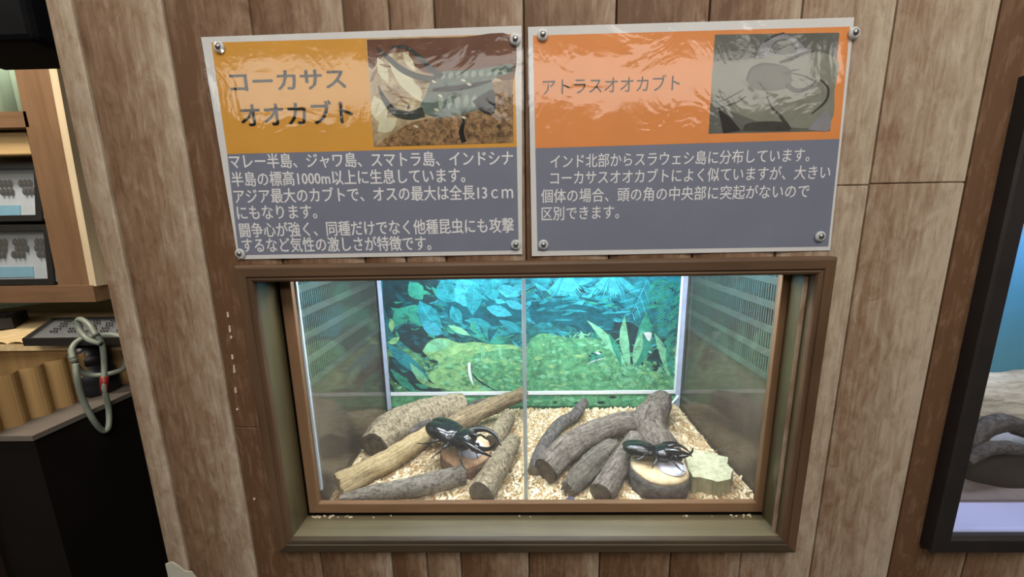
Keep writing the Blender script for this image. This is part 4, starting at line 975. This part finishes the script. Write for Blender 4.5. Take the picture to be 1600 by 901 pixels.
# curtain-like pale green panel above the shelf
mb = MB(); xs = [-1.4+.44*i/60 for i in range(61)]
for i in range(60):
    f = lambda x: YS+.10+.012*math.sin(x*150)
    mb.quad((xs[i], f(xs[i]), .256), (xs[i+1], f(xs[i+1]), .256), (xs[i+1], f(xs[i+1]), .55), (xs[i], f(xs[i]), .55))
c_ = mb.build('curtain', plain('pale_green_cloth', (160, 186, 164), .8, .2, .1, 20), smooth=True, merge=True); md = c_.modifiers.new('s', 'SOLIDIFY'); md.thickness = .002
tag(c_, 'pale green pleated cloth hanging above the middle board of the shelf unit', 'curtain')
M_CASEF = plain('black_case_frame', (34, 33, 32), .5, .4, .15); M_CASEW = plain('bluish_white_card', (196, 206, 214), .6, .2, .05); M_INS = plain('dark_insect', (44, 40, 38), .5, .3, .2); M_LAB = plain('light_blue_label', (128, 186, 214), .6, .2, .05); M_STEEL = plain('steel_clip', (170, 172, 172), .3, .5, .05, Metallic=.6)
def case(origin, ux, uz, w, h, d, label, rows, cols, seed, clip=True, strip=True, e=.012, ins=1.0):
    """glazed specimen box; ux along its width, uz along its height, depth behind"""
    o_ = Vector(origin); ux = Vector(ux).normalized(); uz = Vector(uz).normalized(); un = uz.cross(ux)    # un points to the back
    P = lambda a, b, c: o_+ux*a+uz*b+un*c
    t = thing('specimen_case', o_+ux*w/2, label, 'specimen case', 'insect specimen cases')
    def bx(mb, a0, a1, b0, b1, c0, c1): mb.hexa([P(a0, b0, c0), P(a1, b0, c0), P(a1, b0, c1), P(a0, b0, c1), P(a0, b1, c0), P(a1, b1, c0), P(a1, b1, c1), P(a0, b1, c1)])
    mb = MB(); bx(mb, 0, e, 0, h, 0, d); bx(mb, w-e, w, 0, h, 0, d); bx(mb, e, w-e, 0, e, 0, d); bx(mb, e, w-e, h-e, h, 0, d); bx(mb, e, w-e, e, h-e, d-.004, d); part(mb, 'box', M_CASEF, t)
    mb = MB(); bx(mb, e, w-e, e, h-e, d-.012, d-.004); cardo = part(mb, 'card', M_CASEW, t)
    if strip: mb = MB(); bx(mb, w*.35, w*.72, e+.004, e+.026, d-.014, d-.012); part(mb, 'label_strip', M_LAB, cardo)
    r = random.Random(seed)
    for i in range(rows):
        for j in range(cols):
            a = e+.02+(w-2*e-.04)*(j+.5+r.uniform(-.2, .2))/cols; b = e+.045+(h-2*e-.06)*(i+.5)/rows; mb = MB()
            ro = Matrix((ux, uz, un)).transposed(); c0 = P(a, b, d-.016)
            for k in (-1, 0, 1): mb.ball(c0+ux*k*.0095*ins, .0034*ins, .0085*ins, .004*ins, ro, 8, 6)
            part(mb, 'pinned_insect', M_INS, cardo, smooth=True)
    mb = MB(); bx(mb, e*.6, w-e*.6, e*.6, h-e*.6, .003, .005); part(mb, 'glass', M_GLASS, t)
    if clip: mb = MB(); bx(mb, w, w+.004, h*.05, h*.38, .004, .014); part(mb, 'clip', M_STEEL, t)
    return t
case((-1.255, YS+.015, .052), (1, 0, 0), (0, .16, 1), .285, .118, .040, 'upper standing insect case with black frame on the shelf unit', 2, 5, 1)
case((-1.230, YS+.000, -.0765), (1, 0, 0), (0, .12, 1), .273, .122, .040, 'lower standing insect case with black frame on the shelf unit', 3, 5, 2)
# counter with bamboo-like ridged front
ct = thing('counter', (-1.05, .45, -.26), 'tan counter with ridged vertical slat front, behind the dark plinth', 'counter')
def ridged(name, p0, p1, z0, z1, pitch, amp, m, steps=8, normal=None, flat=False):
    p0 = Vector(p0); p1 = Vector(p1); d = p1-p0; ln = d.length; d.normalize(); nn = Vector((d.y, -d.x, 0)); n = int(ln/pitch*steps); mb = MB()
    pts = [p0+d*(ln*i/n)+nn*(amp*abs(math.sin(math.pi*i/steps))) for i in range(n+1)]
    for i in range(n): mb.quad((pts[i].x, pts[i].y, z0), (pts[i+1].x, pts[i+1].y, z0), (pts[i+1].x, pts[i+1].y, z1), (pts[i].x, pts[i].y, z1))
    a = pts[-1]; b = pts[0]; back = -nn*.3
    mb.quad((a.x, a.y, z0), (a.x+back.x, a.y+back.y, z0), (a.x+back.x, a.y+back.y, z1), (a.x, a.y, z1))
    return part(mb, name, m, ct)
CT_A, CT_B = at_z(-40, 690, -.262), at_z(196, 598, -.262)
ztc = -.178
M_TAN = wood('tan_slat', (150, 118, 74), (184, 150, 100), 2, .55, .3, .5)
ridged('ridged_front', (CT_A.x, CT_A.y, 0), (CT_B.x, CT_B.y, 0), -.2606, ztc, .030, .011, M_TAN)
# slab of slats on top
ts = MB(); ya, yb2 = at_z(60, 537, ztc).y-.004, .75
for i in range(24):
    x0 = -1.55+i*.034
    for k in range(6):
        a0, a1 = math.pi*k/6, math.pi*(k+1)/6; r_ = .0168
        ts.quad((x0+r_-r_*math.cos(a0), ya, ztc+.006*math.sin(a0)), (x0+r_-r_*math.cos(a1), ya, ztc+.006*math.sin(a1)), (x0+r_-r_*math.cos(a1)+.25, yb2, ztc+.006*math.sin(a1)), (x0+r_-r_*math.cos(a0)+.25, yb2, ztc+.006*math.sin(a0)))
ts.hexa([(-1.55, ya, ztc-.012), (-.734, ya, ztc-.012), (-.484, yb2, ztc-.012), (-1.30, yb2, ztc-.012), (-1.55, ya, ztc), (-.734, ya, ztc), (-.484, yb2, ztc), (-1.30, yb2, ztc)])
part(ts, 'slatted_top', wood('pale_slat', (196, 170, 122), (222, 200, 156), 1, .5, .3), ct)
zt2 = ztc+.0065
zc_ = zt2+.019; a = at_z(34, 529, zc_); b = at_z(210, 527, zc_); dirv = at_z(85, 494, zc_)-a
case(tuple(a), tuple((b-a).normalized()), tuple(dirv.normalized()), .30, .20, .018, 'flat insect case with grey moth rows lying on the slatted counter', 5, 8, 3, False, False, .007, .6)
a = at_z(-60, 505, zc_+.004); b = at_z(18, 496, zc_+.004)
case(tuple(a), tuple((b-a).normalized()), tuple(dirv.normalized()), (b-a).length, .10, .022, 'small insect case with thick dark edge, lying left on the counter', 1, 2, 4, False, False)
# dark plinth
ZP = -.2608; c0 = at_y(50, 681, .10)
pl = thing('plinth', (-.9, .4, -1.2), 'black low cabinet with a grey top rim in the lower left corner', 'cabinet')
mb = MB(); mb.box(-1.6, c0.x-.003, .103, .75, -1.2, ZP-.008); part(mb, 'body', plain('black_cabinet', (20, 16, 14), .6, .25, .3, 6), pl)
mb = MB(); mb.box(-1.6, c0.x, .10, .75, ZP-.008, ZP); part(mb, 'top', plain('grey_top_rim', (112, 104, 96), .6, .3, .12, 30), pl)
mb = MB(); mb.box(-1.6, c0.x-.10, .098, .103, -1.2, ZP-.03); part(mb, 'door', plain('dark_brown_door', (28, 19, 15), .6, .3, .3, 6), pl)
# device and cable coil
hb = at_z(150, 612, ZP)
dv = thing('device', hb, 'dark rounded black device standing behind the coiled cable', 'device')
mb = MB(); pr = [(.0, .0), (.030, .0), (.034, .006), (.034, .030), (.030, .045), (.026, .052), (.026, .075), (.018, .088), (.004, .092)]
mb.lathe(pr, hb, 28); part(mb, 'body', plain('black_rubber', (26, 26, 30), .35, .5, .2), dv, smooth=True)
mb = MB(); mb.lathe([(.0265, .056), (.0285, .058), (.0285, .070), (.0265, .072)], hb, 28); part(mb, 'collar', M_BLACK, dv, smooth=True)
yk = hb.y-.045
cb = thing('cable', at_z(160, 672, ZP), 'grey-green cable wound in loose loops and hanging over the plinth edge', 'cable')
def loop(pts, y0, y1, r=.0042, closed=False):
    P = []
    for i, (a, b) in enumerate(pts): P.append(at_y(a, b, y0+(y1-y0)*math.sin(math.pi*i/(len(pts)-1))))
    m_ = MB(); m_.tube(catmull(P, 8), r, 10); return m_
M_CABLE = plain('grey_green_cable', (126, 134, 122), .4, .5, .08)
cp = []
for k, (pts, dy) in enumerate(([[(114, 560), (112, 545), (124, 531), (150, 525), (178, 523), (196, 534), (196, 570), (180, 581), (150, 586), (126, 580), (114, 560)], .05],
               [[(118, 568), (121, 592), (130, 625), (146, 656), (160, 672), (169, 668), (170, 640), (163, 606), (163, 570), (160, 540), (150, 520)], .02],
               [[(150, 524), (140, 508), (128, 499), (122, 501), (125, 516), (138, 530), (156, 536)], .015])):
    m_ = loop(pts, yk, yk+dy) if k != 1 else MB()
    if k == 1: m_.tube(catmull([at_x(a, b, -.7135+.004*(i % 2)) for i, (a, b) in enumerate(pts)], 8), .0040, 10)
    part(m_, 'loop', M_CABLE, cb, smooth=True)
m_ = MB(); m_.tube([at_x(163, 588, -.711), at_x(163, 600, -.711), at_x(164, 612, -.711)], .0056, 12); part(m_, 'red_tape', plain('red_tape', (122, 30, 26), .45, .4, .1), cb, smooth=True)['label'] = 'red tape band'
# black block top left
a = at_y(-30, -40, .05); b = at_y(52, 62, .05)
mb = MB(); mb.box(a.x-.1, b.x, .05, .13, b.z, b.z+.45); tag(mb.build('black_panel', plain('matt_black', (10, 10, 14), .8, .1, .2), bevel=.006), 'black hanging panel in the top left corner above the shelf unit', 'panel')
